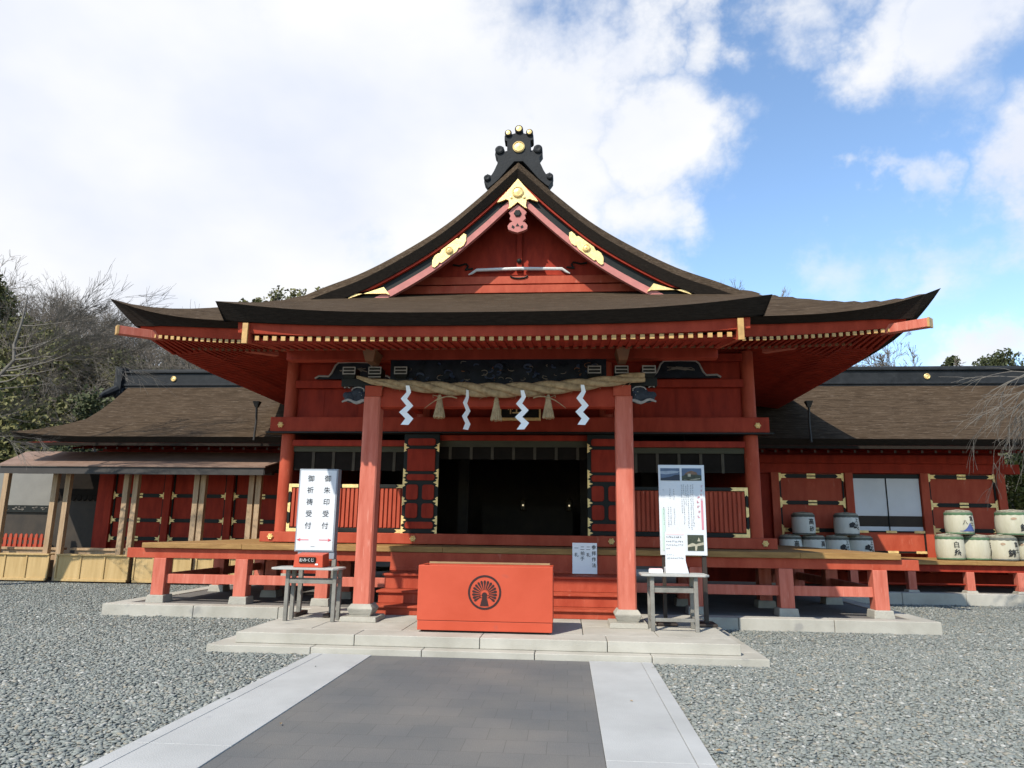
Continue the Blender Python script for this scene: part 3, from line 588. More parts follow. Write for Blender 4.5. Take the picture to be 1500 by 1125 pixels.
# dark interior
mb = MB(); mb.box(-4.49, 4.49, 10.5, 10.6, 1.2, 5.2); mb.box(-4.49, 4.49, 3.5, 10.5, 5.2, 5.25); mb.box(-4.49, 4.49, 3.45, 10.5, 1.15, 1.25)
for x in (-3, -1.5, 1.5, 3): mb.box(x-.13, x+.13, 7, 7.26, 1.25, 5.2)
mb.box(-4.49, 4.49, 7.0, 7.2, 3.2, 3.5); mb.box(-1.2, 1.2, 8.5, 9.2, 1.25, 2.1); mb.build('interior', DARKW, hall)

for x, lab in ((.02, 'small lit brass lantern hanging deep in the dark doorway near its middle'), (1.10, 'small lit brass lantern hanging deep in the dark doorway near the right door leaf')):
    t = thing('hanging_lantern', lab, 'lantern', (x, 6.4, 2.10), 'lanterns hanging in the dark hall')
    mb = MB(); mb.lathe([(.02, .22), (.11, .15), (.085, .13), (.085, -.05), (.10, -.07), (.05, -.10)], 6, (x, 6.4, 2.02)); mb.tube([(x, 6.4, 2.24), (x, 6.4, 3.2)], .006, 5); mb.build('lantern_body', mat('dark_bronze', (.05, .036, .018), .6, .2, 6, spec=.2), t)
    mb = MB(); mb.ell((x, 6.31, 2.06), (.022, .012, .022), 8); mb.build('lamp', LAMP, t)
# carved frieze, beams and brackets between the front posts
mb = MB(); mb.box(-1.78, 1.78, -.09, .10, 3.30, 3.63); 
for s in (-1, 1): mb.hexa([(s*1.76, -.05, 3.28), (s*1.30, -.05, 3.30), (s*1.30, .06, 3.30), (s*1.76, .06, 3.28)][::s], [(s*1.76, -.05, 3.45), (s*1.3, -.05, 3.34), (s*1.3, .06, 3.34), (s*1.76, .06, 3.45)][::s])
mb.build('rainbow_beam', REDM, hall, bevel=.02)
mb = MB(); mb.mi = 0; mb.box(-1.64, 1.64, -.05, .08, 3.63, 4.04)
for i in range(90):
    x, z = rng.uniform(-1.5, 1.5), rng.uniform(3.68, 3.98); a0 = rng.uniform(0, 6.3); r = rng.uniform(.03, .09); mb.mi = rng.choice([0, 0, 0, 1, 1, 2, 3]); nn = 7; sw = rng.uniform(1.5, 4.5)
    th = rng.uniform(.010, .022) if mb.mi in (0, 1) else rng.uniform(.004, .007)
    mb.tube([(x+r*(1-.08*k)*math.cos(a0+sw*k/nn), -.055-.02*math.sin(math.pi*k/nn), z+.6*r*(1-.08*k)*math.sin(a0+sw*k/nn)) for k in range(nn+1)], th, 5)
mb.build('carved_frieze', [BLUEK, BLUEP, TAPE, BROWNK], hall)
for s in (-1, 1):
    x = s*1.86; mb = MB(); mb.mi = 0
    mb.taper(x, -.03, 3.46, 3.62, .126, .13); mb.mi = 2
    mb.taper(x, -.30, 3.93, 4.10, .06, .10, .16, .22); mb.mi = 1
    mb.box(x-.52, x+.52, -.10, .06, 3.62, 3.74)
    for k in (-.40, 0, .40):
        mb.mi = 1; mb.taper(x+k, -.03, 3.74, 3.80, .075, .105); mb.mi = 1; mb.box(x+k-.105, x+k+.105, -.14, .08, 3.80, 3.90)
        mb.mi = 3
        for dz in ((0, .05, .10) if k else (-.05, 0, .05, .10)): mb.box(x+k-.10, x+k+.10, -.146, -.139, 3.80+dz, 3.818+dz)
        for dx in (-.10, .085): mb.box(x+k+dx, x+k+dx+.015, -.1455, -.1395, 3.80, 3.90)
    mb.build('bracket_complex', [RED, BLACK, BROWNK, DIMW], hall, bevel=.004)
    # carved nosing at the outer side of the post
    mb = MB(); mb.mi = 0; o_ = s*(1.886+.13)
    mb.ell((o_+s*.10, 0, 3.50), (.15, .10, .14)); mb.ell((o_+s*.22, 0, 3.47), (.12, .085, .09)); mb.ell((o_+s*.04, 0, 3.60), (.13, .09, .08)); mb.ell((o_+s*.30, -.01, 3.50), (.06, .05, .05))
    for k in range(5): mb.mi = [2, 1, 2, 2, 1][k]; mb.tube([(o_+s*(.02+.055*k+.03*math.cos(q+k)), -.095+.01*k, 3.50+.035*math.sin(q*1.3+k)) for q in (0, .7, 1.4, 2.1)], .006, 5)
    mb.mi = 1; mb.tube([(o_+s*(-.06+.045*k), -.075, 3.385+.022*math.sin(k*1.15)+.002*k) for k in range(10)], [.014, .02, .026, .028, .026, .022, .02, .018, .02, .012], 7)
    mb.tube([(o_+s*(.10+.1*math.cos(k*.7)), -.10, 3.56+.05*math.sin(k*.7)) for k in range(6)], .009, 5); mb.tube([(o_+s*(.24+.03*k), -.06, 3.60+.03*math.sin(k)) for k in range(4)], .010, 5)
    mb.build('carved_nosing', [GREYB, DIMW, BLUEP], hall, smooth=True)
mb = MB(); mb.box(-3.28, 3.28, -.09, .09, 4.04, 4.22); mb.build('canopy_purlin', REDM, hall, bevel=.008)
for s in (-1, 1):
    mb = MB(); mb.loft([[(s*1.86-.07, y, z), (s*1.86+.07, y, z), (s*1.86+.07, y, z+.24), (s*1.86-.07, y, z+.24)] for y, z in ((.1, 3.36), (.9, 3.52), (1.8, 3.66), (2.6, 3.72), (3.2, 3.72))]); mb.build('linking_beam', REDD, hall, bevel=.01)
    # frog-leg strut with a white outline
    c = s*3.25; half = [(0, 4.79), (.30, 4.78), (.37, 4.72), (.44, 4.56), (.50, 4.49), (.70, 4.50), (.78, 4.45)]
    ol = [(c+x, z) for x, z in half]; ol = [(c-x, z) for x, z in half[:0:-1]]+ol
    mb = MB(); mb.mi = 0; mb.plate([(a, b-.0) for a, b in ol]+[(c+.78, 4.445), (c-.78, 4.445)], 3.20, 3.28); mb.mi = 1
    mb.tube([(a, 3.19, b) for a, b in ol], .020, 6); mb.mi = 2
    for k in range(6): mb.tube([(c+rng.uniform(-.25, .25)+.05*math.cos(q), 3.19, 4.6+.05*math.sin(q)+rng.uniform(-.02, .02)) for q in (0, 1, 2, 3)], .008, 5)
    mb.build('frog_leg_strut', [BLUEK, DIMW, TAPE], hall)
# steps up to the veranda
mb = MB()
mb.box(-1.95, 1.95, .64, 1.93, .2185, .325); mb.box(-1.97, 1.97, .60, .98, .325, .355)
mb.box(-1.93, 1.93, .98, 1.93, .356, .515); mb.box(-1.96, 1.96, .94, 1.33, .515, .548)
mb.box(-1.93, 1.93, 1.33, 1.93, .549, .752); mb.box(-1.96, 1.96, 1.29, 1.93, .752, .788)
mb.box(-1.99, 1.99, 1.90, 1.935, .789, 1.10); mb.box(-1.99, 1.99, 1.885, 1.90, .80, .85)
mb.build('wooden_stair', RED, hall, bevel=.006)
# veranda round the hall
mb = MB(); xs_ = [-6.50]
while xs_[-1] < 6.4: xs_.append(min(6.50, xs_[-1]+rng.uniform(1.5, 2.6)))
for a, b in zip(xs_, xs_[1:]): mb.box(a+.001, b-.001, 1.91, 3.09, 1.105+rng.uniform(0, .004), 1.20+rng.uniform(-.004, .004))
for s in (-1, 1):
    a, b = sorted((s*6.50, s*4.9)); mb.box(a, b, 3.092, 8.0, 1.11, 1.196)
ver = mb.build('veranda', BOARD, hall, bevel=.008)
mb = MB(); mb.box(-6.80, 6.80, 1.98, 2.13, .935, 1.104)
for s in (-1, 1):
    a, b = sorted((s*6.30, s*6.13)); mb.box(a, b, 2.132, 8.0, .94, 1.104)
mb.build('veranda_beam', RED, ver, bevel=.006)
for s in (-1, 1):
    a, b = sorted((s*6.1, s*2.06)); mb = MB(); mb.box(a, b, 2.02, 2.09, .50, .66); mb.build('veranda_rail', REDF, ver, bevel=.006)
    a, b = sorted((s*6.20, s*6.13)); mb = MB(); mb.box(a, b, 2.13, 7.8, .50, .66); mb.build('veranda_rail', REDF, ver, bevel=.006)
for s in (-1, 1):
    for x, y in ((6.16, 2.01), (4.66, 2.01), (3.20, 2.01), (6.16, 4.2), (6.16, 6.2), (4.66, 3.3), (3.2, 3.3), (6.16, 7.9)):
        mb = MB(); h = .115; mb.box(s*x-h, s*x+h, y-h+.06, y+h+.06, .30, .936); lg = mb.build('veranda_leg', REDF, ver, bevel=.01)
        mb = MB(); mb.taper(s*x, y+.06, .172, .305, .165, .15); mb.build('leg_stone', BASEST, lg, bevel=.012)
# gutters' hoppers and downpipes at both sides
for s in (-1, 1):
    mb = MB(); mb.taper(s*6.86, 6.8, 4.47, 4.62, .035, .085); mb.tube([(s*6.86, 6.8, 4.47), (s*6.84, 6.8, 4.1), (s*6.84, 6.75, 3.62)], .028, 8); mb.build('gutter_pipe', GUTTER, hall)

# ------------------------------------------------------------------ wings
def wing(s):
    side = 'left' if s < 0 else 'right'
    lab = 'low red wing with brown bark roof behind the timber lean-to office' if s < 0 else 'low red wing with brown bark roof and white sliding screens behind the sake barrels'
    wg = thing('wing_building', lab, 'wing building', (s*9.3, 8.8, 0))
    PY = [6.85, 7.1, 7.5, 8.0, 8.6, 9.2, 9.8, 10.3]; PZ = [3.72, 3.83, 4.04, 4.31, 4.67, 5.05, 5.45, 5.80]
    if s < 0: XE = [-13.5, -13.0, -12.55, -12.28, -12.32, -12.42, -12.52, -12.6]
    else: XE = [14.5]*8
    UP = [.12, .10, .07, .04, .02, 0, 0, 0]; nx = 30
    mb = MB(); X0 = s*4.7; vs = []
    for j in range(8):
        for i in range(nx+1):
            t = i/nx; vs.append((X0+(XE[j]-X0)*t, PY[j], PZ[j]+UP[j]*max(0, (t-.75)/.25)**2))
    q = [(j*(nx+1)+i, j*(nx+1)+i+1, (j+1)*(nx+1)+i+1, (j+1)*(nx+1)+i) for j in range(7) for i in range(nx)]
    mb.add(vs, q if s > 0 else [f[::-1] for f in q])
    back = [(X0, 10.3, 5.8), (XE[7], 10.3, 5.8), (XE[0], 14, 3.7), (X0, 14, 3.7)]; mb.add(back, [(0, 1, 2, 3)]); rf = mb.build('roof', THATCH, wg, smooth=True)
    mb = MB(); fr = vs[:nx+1]; mb.loft([fr, [(x-(.1*s*(k/nx)), y+.16, z-.15) for k, (x, y, z) in enumerate(fr)], [(x-(.1*s*(k/nx)), y+.7, z-.10) for k, (x, y, z) in enumerate(fr)]], closed=False)
    if s < 0: mb.loft([[vs[j*(nx+1)+nx] for j in range(8)], [(vs[j*(nx+1)+nx][0]+.12, PY[j]+.05, vs[j*(nx+1)+nx][2]-.2) for j in range(8)]], closed=False)
    mb.build('thatch_edge', THATCHE, rf)
    a, b = sorted((s*5.2, s*(12.75 if s < 0 else 14.5))); mb = MB(); mb.box(a, b, 10.08, 10.52, 5.62, 6.10); mb.box(a-.05, b+.05, 10.02, 10.58, 6.101, 6.16); mb.box(a-.05, b+.05, 10.04, 10.56, 5.70, 5.76); mb.tube([(a-.1, 10.3, 6.2), (b+.1, 10.3, 6.2)], .075, 10)
    if s < 0:
        mb.box(-12.95, -12.72, 9.95, 10.65, 5.45, 6.3); mb.ell((-12.85, 10.2, 5.5), (.22, .3, .25)); mb.tube([(-12.85, 10.0, 5.6), (-13.05, 9.7, 5.35), (-12.95, 9.4, 5.25)], [.14, .11, .05], 8)
    rg = mb.build('ridge', RIDGE, wg, bevel=.01)
    cx = -11.1 if s < 0 else 11.3
    for x in ([cx] if s < 0 else [cx, 14.1]):
        mb = MB(); mb.lathe([(.085, 0), (.085, .03), (.065, .045), (.05, .03), (.001, .045)], 20, (x, 10.08, 5.92), 'Y'); mb.build('gilt_crest', GOLD, rg)
    end = s*(12.25)
    a, b = sorted((s*4.7, end)); wa = -15.8 if s < 0 else a
    mb = MB(); mb.box(a, b, 8.84, 8.95, .25, 3.9); mb.build('wall', REDD, wg)
    mb = MB(); mb.box(min(a, s*5), b+(.4 if s > 0 else 0), 8.70, 8.90, 3.05, 3.30); mb.box(a, b, 8.60, 8.83, 3.30, 3.52); mb.build('wall_plate_beam', REDD, wg, bevel=.008)
    mb = MB(); e = .9 if s > 0 else 1.0
    mb.hexa([(s*4.8, 7.0, 3.56), (end+s*e, 7.0, 3.56), (end+s*e, 8.9, 3.82), (s*4.8, 8.9, 3.82)][::s], [(s*4.8, 7.0, 3.585), (end+s*e, 7.0, 3.585), (end+s*e, 8.9, 3.845), (s*4.8, 8.9, 3.845)][::s])
    a2, b2 = sorted((s*4.8, end+s*e)); mb.build('soffit', REDD, wg); mb = MB(); mb.box(a2, b2, 6.98, 7.06, 3.50, 3.575); mb.build('eave_board', THATCHE, wg)
    for i in range(22):
        x = s*(6.0+i*.325)
        if abs(x) > abs(end)+.5: continue
        mb = MB(); mb.mi = 0; mb.bar((x, 7.9, 3.53), (x, 8.7, 3.66), .05, .06); mb.mi = 1; mb.box(x-.026, x+.026, 7.885, 7.90, 3.50, 3.56); mb.build('rafter', [REDD, TAPE], wg)
    posts = [6.5, 8.38, 10.27, 12.15] if s > 0 else [-6.5, -8.3, -10.09, -11.8]
    for x in posts:
        mb = MB(); mb.box(x-.10, x+.10, 8.68, 8.84, .3, 3.06); p = mb.build('frame_post', RED if s > 0 else REDD, wg, bevel=.006)  # left posts take the deeper red, shade put into the colour
    fit = None
    def fitting(parent, x, z, kind):
        mb = MB(); y0, y1 = 8.735, 8.745; q_ = 1 if s > 0 else .78
        if kind == 0: mb.plate([(x-.11, z-.065), (x+.11, z-.065), (x+.11, z-.015), (x-.11, z-.015)], y0, y1); mb.plate([(x-.11, z+.015), (x+.11, z+.015), (x+.11, z+.065), (x-.11, z+.065)], y0, y1)
        else:
            d = kind; mb.plate([(x, z-.15*q_), (x+d*.06*q_, z-.10*q_), (x+d*.06*q_, z-.05*q_), (x+d*.20*q_, z-.05*q_), (x+d*.14*q_, z), (x+d*.20*q_, z+.05*q_), (x+d*.06*q_, z+.05*q_), (x+d*.06*q_, z+.10*q_), (x, z+.15*q_)], y0, y1)
        mb.build('gilt_fitting', GOLD, parent)
    bays = [(0, 1, (2.97, 2.28, 1.58)), (1, 2, ()), (2, 3, (2.97, 2.25, 1.61))] if s > 0 else [(0, 1, (2.99, 2.29, 1.61, 1.11)), (1, 2, (2.99, 2.29, 1.61, 1.11)), (2, 3, (2.99, 2.29, 1.61, 1.11))]
    if s < 0: bays.append((None, 0, (2.99, 2.29, 1.61, 1.11)))
    for i, j, rows in bays:
        x0, x1 = sorted(((posts[i] if i is not None else -4.75), posts[j])); x0 += .10; x1 -= .10
        if rows:
            mb = MB(); mb.box(x0, x1, 8.78, 8.84, 1.0, 3.04)
            zz = list(rows)+[.95]
            pn = mb.build('wall_panel', RED if s > 0 else REDD, wg)  # left panels deepened in colour to stand for shade
            mb = MB()
            for z in rows: mb.box(x0+.05, x1-.05, 8.745, 8.782, z-.05, z+.05)
            mb.box(x0+.02, x0+.06, 8.75, 8.781, rows[-1], 3.02); mb.box(x1-.06, x1-.02, 8.75, 8.781, rows[-1], 3.02); mb.build('panel_rail', BLACK, pn)
            for z in rows: fitting(pn, x0+.01, z, 1); fitting(pn, (x0+x1)/2, z, 0); fitting(pn, x1-.01, z, -1)
        else:
            mb = MB(); mb.box(x0, x1, 8.80, 8.84, 1.55, 3.03); mb.mi = 0; wn = mb.build('window', DARKW, wg); mid = (x0+x1)/2
            for p0, p1, y in ((x0+.02, mid-.012, 8.765), (mid+.012, x1-.02, 8.75)):
                mb = MB(); mb.mi = 0; mb.box(p0, p1, y, y+.025, 1.96, 2.92); mb.box(p0, p1, y, y+.025, 1.58, 1.69); mb.mi = 1; mb.box(p0, p1, y+.004, y+.024, 1.69, 1.96); mb.build('sliding_screen', [SHOJI, DARKW], wn, bevel=.004)
            mb = MB(); mb.box(mid-.012, mid+.012, 8.745, 8.80, 1.58, 2.95); mb.box(x0, x1, 8.74, 8.80, 2.925, 3.03); mb.build('window_frame', BLACK, wn)
            mb = MB(); mb.box(x0-.02, x1+.02, 8.70, 8.80, 1.02, 1.55); pn = mb.build('wall_panel', RED, wg, bevel=.006)
            mb = MB(); mb.box(x0+.05, x1-.05, 8.685, 8.705, 1.545, 1.575); mb.box(x0+.05, x1-.05, 8.685, 8.705, 1.03, 1.08); mb.box(x1-.05, x1-.01, 8.685, 8.705, 1.08, 1.545); mb.build('panel_rail', BLACK, pn)
            for x in (x0+.15, mid, x1-.15):
                for z in (1.56, 1.055): mb = MB(); mb.box(x-.13, x+.13, 8.674, 8.686, z-.03, z+.03); mb.build('gilt_fitting', GOLD, pn)
    if s > 0:
        mb = MB(); x = 6.6
        while x < 14: x2 = min(14, x+rng.uniform(1.6, 2.4)); mb.box(x, x2-.002, 6.45, 8.7, .855, .935+rng.uniform(-.003, .003)); x = x2
        v = mb.build('veranda', BOARD, wg, bevel=.006)
        mb = MB(); mb.box(6.6, 14, 6.55, 6.67, .70, .854); mb.box(6.6, 14, 6.60, 6.66, .42, .44); mb.build('veranda_beam', REDD, v)
        for x in (7.5, 8.75, 10.0, 11.08, 12.3):
            mb = MB(); mb.box(x-.085, x+.085, 6.53, 6.70, .30, .702); l = mb.build('veranda_leg', REDF, v, bevel=.008); mb = MB(); mb.taper(x, 6.62, .23, .30, .13, .11); mb.build('leg_stone', BASEST, l, bevel=.01)
        mb = MB(); mb.box(6.6, 14, 8.6, 8.7, .25, .55); mb.build('base_board', REDD, wg)
    else:
        mb = MB(); mb.mi = 0; mb.box(-15.9, -13.95, 9.45, 9.55, 2.0, 3.15); mb.mi = 1; mb.box(-15.9, -13.95, 9.5, 9.6, .3, 2.0); mb.box(-13.9, -12.0, 9.3, 9.4, .3, 2.5); mb.mi = 2; mb.box(-13.9, -12.0, 9.25, 9.3, 2.3, 3.2)
        for k in range(11): x = -13.85+k*.17; mb.plate([(x, 2.31), (x, 2.2), (x+.08, 2.13), (x+.16, 2.2), (x+.16, 2.31)], 9.25, 9.28)
        mb.build('end_bay_wall', [WALLW, DARKW, CURT], wg)
        mb = MB(); mb.box(-15.6, -14.1, 9.44, 9.49, 1.80, 2.0); db = mb.build('dark_band', BLACK, wg)
        mb = MB()
        for k in range(30): x = rng.uniform(-15.5, -14.2); z = 1.9+rng.uniform(-.05, .04); mb.box(x, x+rng.uniform(.02, .08), 9.432, 9.442, z, z+rng.uniform(.01, .03))
        mb.build('band_marking', TAPE, db)
    return wg
wing(-1); wing(1)

# ------------------------------------------------------------------ timber lean-to in front of the left wing
lt = thing('timber_lean_to', 'pale timber lean-to office with plywood counters along the left wing', 'lean-to', (-10.3, 7.6, 0))
mb = MB(); mb.mi = 0; mb.hexa([(-13.75, 6.90, 2.945), (-6.55, 6.90, 2.945), (-6.05, 8.4, 3.44), (-14.2, 8.4, 3.44)], [(-13.75, 6.90, 2.98), (-6.55, 6.90, 2.98), (-6.05, 8.4, 3.48), (-14.2, 8.4, 3.48)])
mb.build('roof', LEANR, lt)
mb = MB(); mb.box(-13.7, -6.6, 6.94, 6.98, 2.76, 2.943); mb.box(-13.7, -6.6, 7.45, 7.62, 2.80, 2.94); mb.hexa([(-6.62, 6.96, 2.77), (-6.58, 6.96, 2.77), (-6.2, 8.3, 3.22), (-6.24, 8.3, 3.22)], [(-6.62, 6.96, 2.935), (-6.58, 6.96, 2.935), (-6.2, 8.3, 3.40), (-6.24, 8.3, 3.40)]); mb.build('fascia_board', mat('dark_stained_board', (.05, .043, .038), .7, .2, 4), lt)
for x in (-14.0, -12.60, -12.24, -10.60, -10.33, -8.66, -8.48, -7.17, -6.98):
    mb = MB(); mb.box(x-.07, x+.07, 7.55, 7.68, .03, 2.90); mb.build('post', TIMBER, lt, bevel=.006)
for x0, x1 in ((-14.2, -12.40), (-12.16, -10.22), (-10.06, -8.55), (-8.4, -7.1)):
    mb = MB(); mb.mi = 0; mb.box(x0, x1, 7.47, 7.53, .09, .68); c = mb.build('counter_front', PLY, lt, bevel=.004)
    mb = MB(); n = 3
    for k in range(n+1): x = x0+(x1-x0)*k/n; mb.box(x-.022, x+.022, 7.445, 7.472, .10, .68)
    mb.box(x0, x1, 7.44, 7.47, .04, .10); mb.box(x0-.02, x1+.02, 7.42, 7.80, .682, .715); mb.build('counter_frame', PLY, c, bevel=.004)
    mb = MB(); mb.box(x0, x1, 7.9, 8.1, .80, .86); mb.box(x0+.1, x1-.1, 7.95, 8.0, .1, .8); mb.build('inner_shelf', TIMBER, lt)
pf = thing('picket_fence', 'short orange picket fence seen through the leftmost lean-to bay', 'picket fence', (-15.2, 9.2, 0))
mb = MB()
for k in range(8):
    x = -15.0+k*.155; mb.plate([(x, .78), (x+.085, .78), (x+.085, 1.16), (x+.042, 1.20), (x, 1.16)], 9.0, 9.03)
mb.build('pickets', RED, pf)
mb = MB(); mb.box(-15.2, -13.6, 9.03, 9.07, .82, .90); mb.box(-15.2, -13.6, 9.03, 9.07, 1.02, 1.08); mb.box(-15.2, -15.1, 9.02, 9.1, 0, 1.1); mb.box(-13.7, -13.6, 9.02, 9.1, 0, 1.1); mb.build('rails', REDD, pf)

# ------------------------------------------------------------------ offering box
ob = thing('offering_box', 'bright vermilion offering box with a black round palm crest on its front', 'offering box', (-.01, -1.02, .218))
X0, X1, Y0, Y1, Z0, Z1 = -.885, .865, -1.03, -.50, .245, 1.052
mb = MB(); mb.box(X0, X1, Y0, Y0+.045, .365, Z1); mb.box(X0, X1, Y1-.045, Y1, .365, Z1); mb.box(X0, X0+.045, Y0+.045, Y1-.045, .365, Z1-.001); mb.box(X1-.045, X1, Y0+.045, Y1-.045, .365, Z1-.001); mb.build('box_body', BOXRED, ob, bevel=.006)
mb = MB(); mb.box(X0+.008, X1-.008, Y0+.006, Y1-.006, .245, .361); mb.build('box_plinth', BOXRED, ob, bevel=.005)
mb = MB(); mb.box(X0+.05, X1-.05, Y0+.06, Y1-.06, .2185, .2455); mb.build('box_foot', BLACK, ob)
mb = MB()
for k in range(11): x = X0+.12+k*(X1-X0-.24)/10; mb.bar((x, Y0+.045, .985), (x, Y1-.045, .985), .05, .04)
mb.box(X0+.05, X1-.05, Y1-.048, Y1-.002, 1.053, 1.075); mb.build('box_slats', mat('tan_slat_wood', (.42, .25, .12), .7, .2, 5), ob)
mb = MB(); cx, cz, yy = -.012, .724, Y0-.004
n = 64; ro, ri = .215, .189
mb.add([(cx+r*math.cos(2*math.pi*k/n), yy, cz+r*math.sin(2*math.pi*k/n)) for r in (ri, ro) for k in range(n)], [(k, (k+1) % n, n+(k+1) % n, n+k) for k in range(n)])
for k in range(17):
    a = R(-122+k*244/16); ccz = cz-.025; r0 = .055; r1 = .163+.012*math.cos(a); w1 = .0155; dx, dz = math.sin(a), math.cos(a); px, pz = dz, -dx
    P = [(r0, .003), (r0+.5*(r1-r0), .009), (r1-.02, w1), (r1-.006, w1*.8), (r1, 0)]
    ol = [(cx+dx*r+px*w, yy, ccz+dz*r+pz*w) for r, w in P]+[(cx+dx*r-px*w, yy, ccz+dz*r-pz*w) for r, w in P[-2::-1]]
    mb.add(ol, [tuple(range(len(ol)))])
T = [(-.056, -.170), (.056, -.170), (.042, -.11), (.030, -.075), (.024, -.05), (.030, -.045), (.035, -.028), (.028, -.012), (.012, .0), (-.012, .0), (-.028, -.012), (-.035, -.028), (-.030, -.045), (-.024, -.05), (-.030, -.075), (-.042, -.11)]
mb.add([(cx+a, yy, cz+b) for a, b in T], [tuple(range(len(T)))])
for s in (-1, 1): mb.add([(cx+s*.045+r*math.cos(q*.4), yy, cz-.052+r*math.sin(q*.4)) for r in (.015, .020) for q in range(16)], [(k, (k+1) % 16, 16+(k+1) % 16, 16+k) for k in range(16)])
mb.build('palm_crest', mat('crest_black', (.035, .008, .006), .55, .1, 5), ob)

# ------------------------------------------------------------------ straw rope with paper streamers and tassels
CP = [(-2.10, 3.735), (-1.86, 3.665), (-1.3, 3.60), (-.7, 3.555), (0, 3.525), (.6, 3.545), (1.2, 3.60), (1.7, 3.665), (2.18, 3.73)]
CR = [.022, .045, .075, .092, .104, .100, .088, .074, .070]
def interp(x, i):
    for k in range(8):
        if x <= CP[k+1][0]:
            t = (x-CP[k][0])/(CP[k+1][0]-CP[k][0]); t = t if i == 0 else t
            return (CP[k][1]+(CP[k+1][1]-CP[k][1])*t) if i == 0 else CR[k]+(CR[k+1]-CR[k])*t
    return CP[-1][1] if i == 0 else CR[-1]
mb = MB(); N_ = 150
for st in range(3):
    pts, rad = [], []
    for k in range(N_+1):
        x = -2.10+4.28*k/N_; r = interp(x, 1); ph = st*2*math.pi/3+x*5.2; z = .25*interp(x-.1, 0)+.5*interp(x, 0)+.25*interp(x+.1, 0)
        pts.append((x, -.24+.55*r*math.cos(ph), z+.55*r*math.sin(ph))); rad.append(r*.58)
    mb.tube(pts, rad, 12)
for s, x0 in ((-1, -.86), (1, .86)):
    mb.tube([(x0+s*(-.3+.08*k), -.30, 3.43-.016*abs(k-1.5)**1.5+(.0 if k < 5 else -.015*(k-4))) for k in range(7)], [.010, .011, .011, .01, .008, .006, .003], 6)
for k in range(40):
    x = rng.uniform(-1.9, 2.0); r = interp(x, 1); a = rng.uniform(3.4, 6.0); z = interp(x, 0); q = (x, -.24+1.02*r*math.cos(a)*.8, z+1.02*r*math.sin(a)); mb.tube([q, (q[0]+rng.uniform(-.06, .06), q[1]-.02, q[2]-rng.uniform(.01, .05))], .0025, 4)
rope = tag(mb.build('straw_rope', STRAW, smooth=True), 'thick twisted straw rope hung across the front posts under the carved frieze', 'straw rope')
def streamer():
    mb = MB(); e = [(0, .05, 0), (-.005, .055, -.10), (.045, .065, -.17), (-.035, .07, -.29), (.055, .078, -.37), (-.04, .085, -.50), (.01, .09, -.56)]
    # each fold: a slanting band between zigzag points
    z = 0; pts = [(0, .035, -.0), (.02, .045, -.10), (-.045, .062, -.20), (.045, .068, -.30), (-.05, .074, -.40), (.045, .078, -.49), (-.02, .075, -.585)]
    for (x0, w0, z0), (x1, w1, z1) in zip(pts, pts[1:]):
        sgn = 1 if x1 > x0 else -1; a, b = (x0-w0*.75, z0), (x0+w0*.75, z0+.0); c, d = (x1+w1*.75, z1), (x1-w1*.75, z1)
        y0, y1 = (.0, .012) if sgn > 0 else (.012, 0)
        mb.add([(a[0], y0, a[1]), (b[0], y0, b[1]), (c[0], y1, c[1]), (d[0], y1, d[1])], [(0, 1, 2, 3)])
    return mb
st0 = None
for i, (x, rz, lab) in enumerate(((-1.29, R(8), 'white zigzag paper streamer hanging nearest the left front post'), (-.40, R(58), 'white zigzag paper streamer turned edge-on between the first two straw tassels'), (.405, R(-10), 'white zigzag paper streamer hanging in front of the black name plaque'), (1.275, R(14), 'white zigzag paper streamer hanging nearest the right front post'))):
    if st0 is None:
        st0 = streamer().build('paper_streamer', PAPER); st0.modifiers.new('solid', 'SOLIDIFY').thickness = .002; o = st0
    else: o = st0.copy(); COL.objects.link(o)
    z = interp(x, 0)-.55*interp(x, 1); o.location = (x, -.37, z+.02); o.rotation_euler[2] = rz; o.scale = (1.0, 1, 1.0 if i != 2 else .98)
    tag(o, lab, 'paper streamer', 'paper streamers on the straw rope')
ts0 = None
for i, (x, lab) in enumerate(((-.825, 'straw tassel hanging between the first and second paper streamers'), (.02, 'middle straw tassel hanging beside the black name plaque'), (.78, 'straw tassel hanging between the third and fourth paper streamers'))):
    if ts0 is None:
        mb = MB(); n = 26; prof = [(.018, .03), (.03, .0), (.034, -.03), (.044, -.10), (.062, -.20), (.082, -.31), (.078, -.318)]
        mb.loft([[(r*(1+(.10 if k % 2 else -.05)*min(1, -z*6+.2))*math.cos(2*math.pi*k/n), r*(1+(.10 if k % 2 else -.05)*min(1, -z*6+.2))*math.sin(2*math.pi*k/n), z+(.012*math.sin(k*2.1) if z < -.3 else 0)) for k in range(n)] for r, z in prof])
        mb.tube([(.036*math.cos(k*.5), .036*math.sin(k*.5), -.03) for k in range(14)], .008, 5); mb.tube([(-.02, -.03, .0), (-.10, -.04, .02), (-.09, -.04, -.02)], .006, 5); ts0 = mb.build('straw_tassel', STRAW, smooth=True); o = ts0
    else: o = ts0.copy(); COL.objects.link(o)
    o.location = (x, -.26, interp(x, 0)-.105-.03); o.rotation_euler[2] = i*1.3
    tag(o, lab, 'straw tassel', 'straw tassels on the rope')
pq = thing('name_plaque', 'black gold-lettered name plaque hung above the doorway behind the rope', 'name plaque', (.14, 3.0, 3.6))
mb = MB(); mb.box(-.22, .52, 3.02, 3.08, 3.62, 4.45); mb.build('plaque_board', BLACK, pq)
mb = MB(); mb.box(-.25, .55, 3.0, 3.09, 3.57, 3.625); mb.box(-.25, .55, 3.0, 3.09, 4.445, 4.5); mb.box(-.25, -.215, 3.0, 3.09, 3.625, 4.445); mb.box(.515, .55, 3.0, 3.09, 3.625, 4.445); mb.build('plaque_frame', GOLD, pq, bevel=.008)
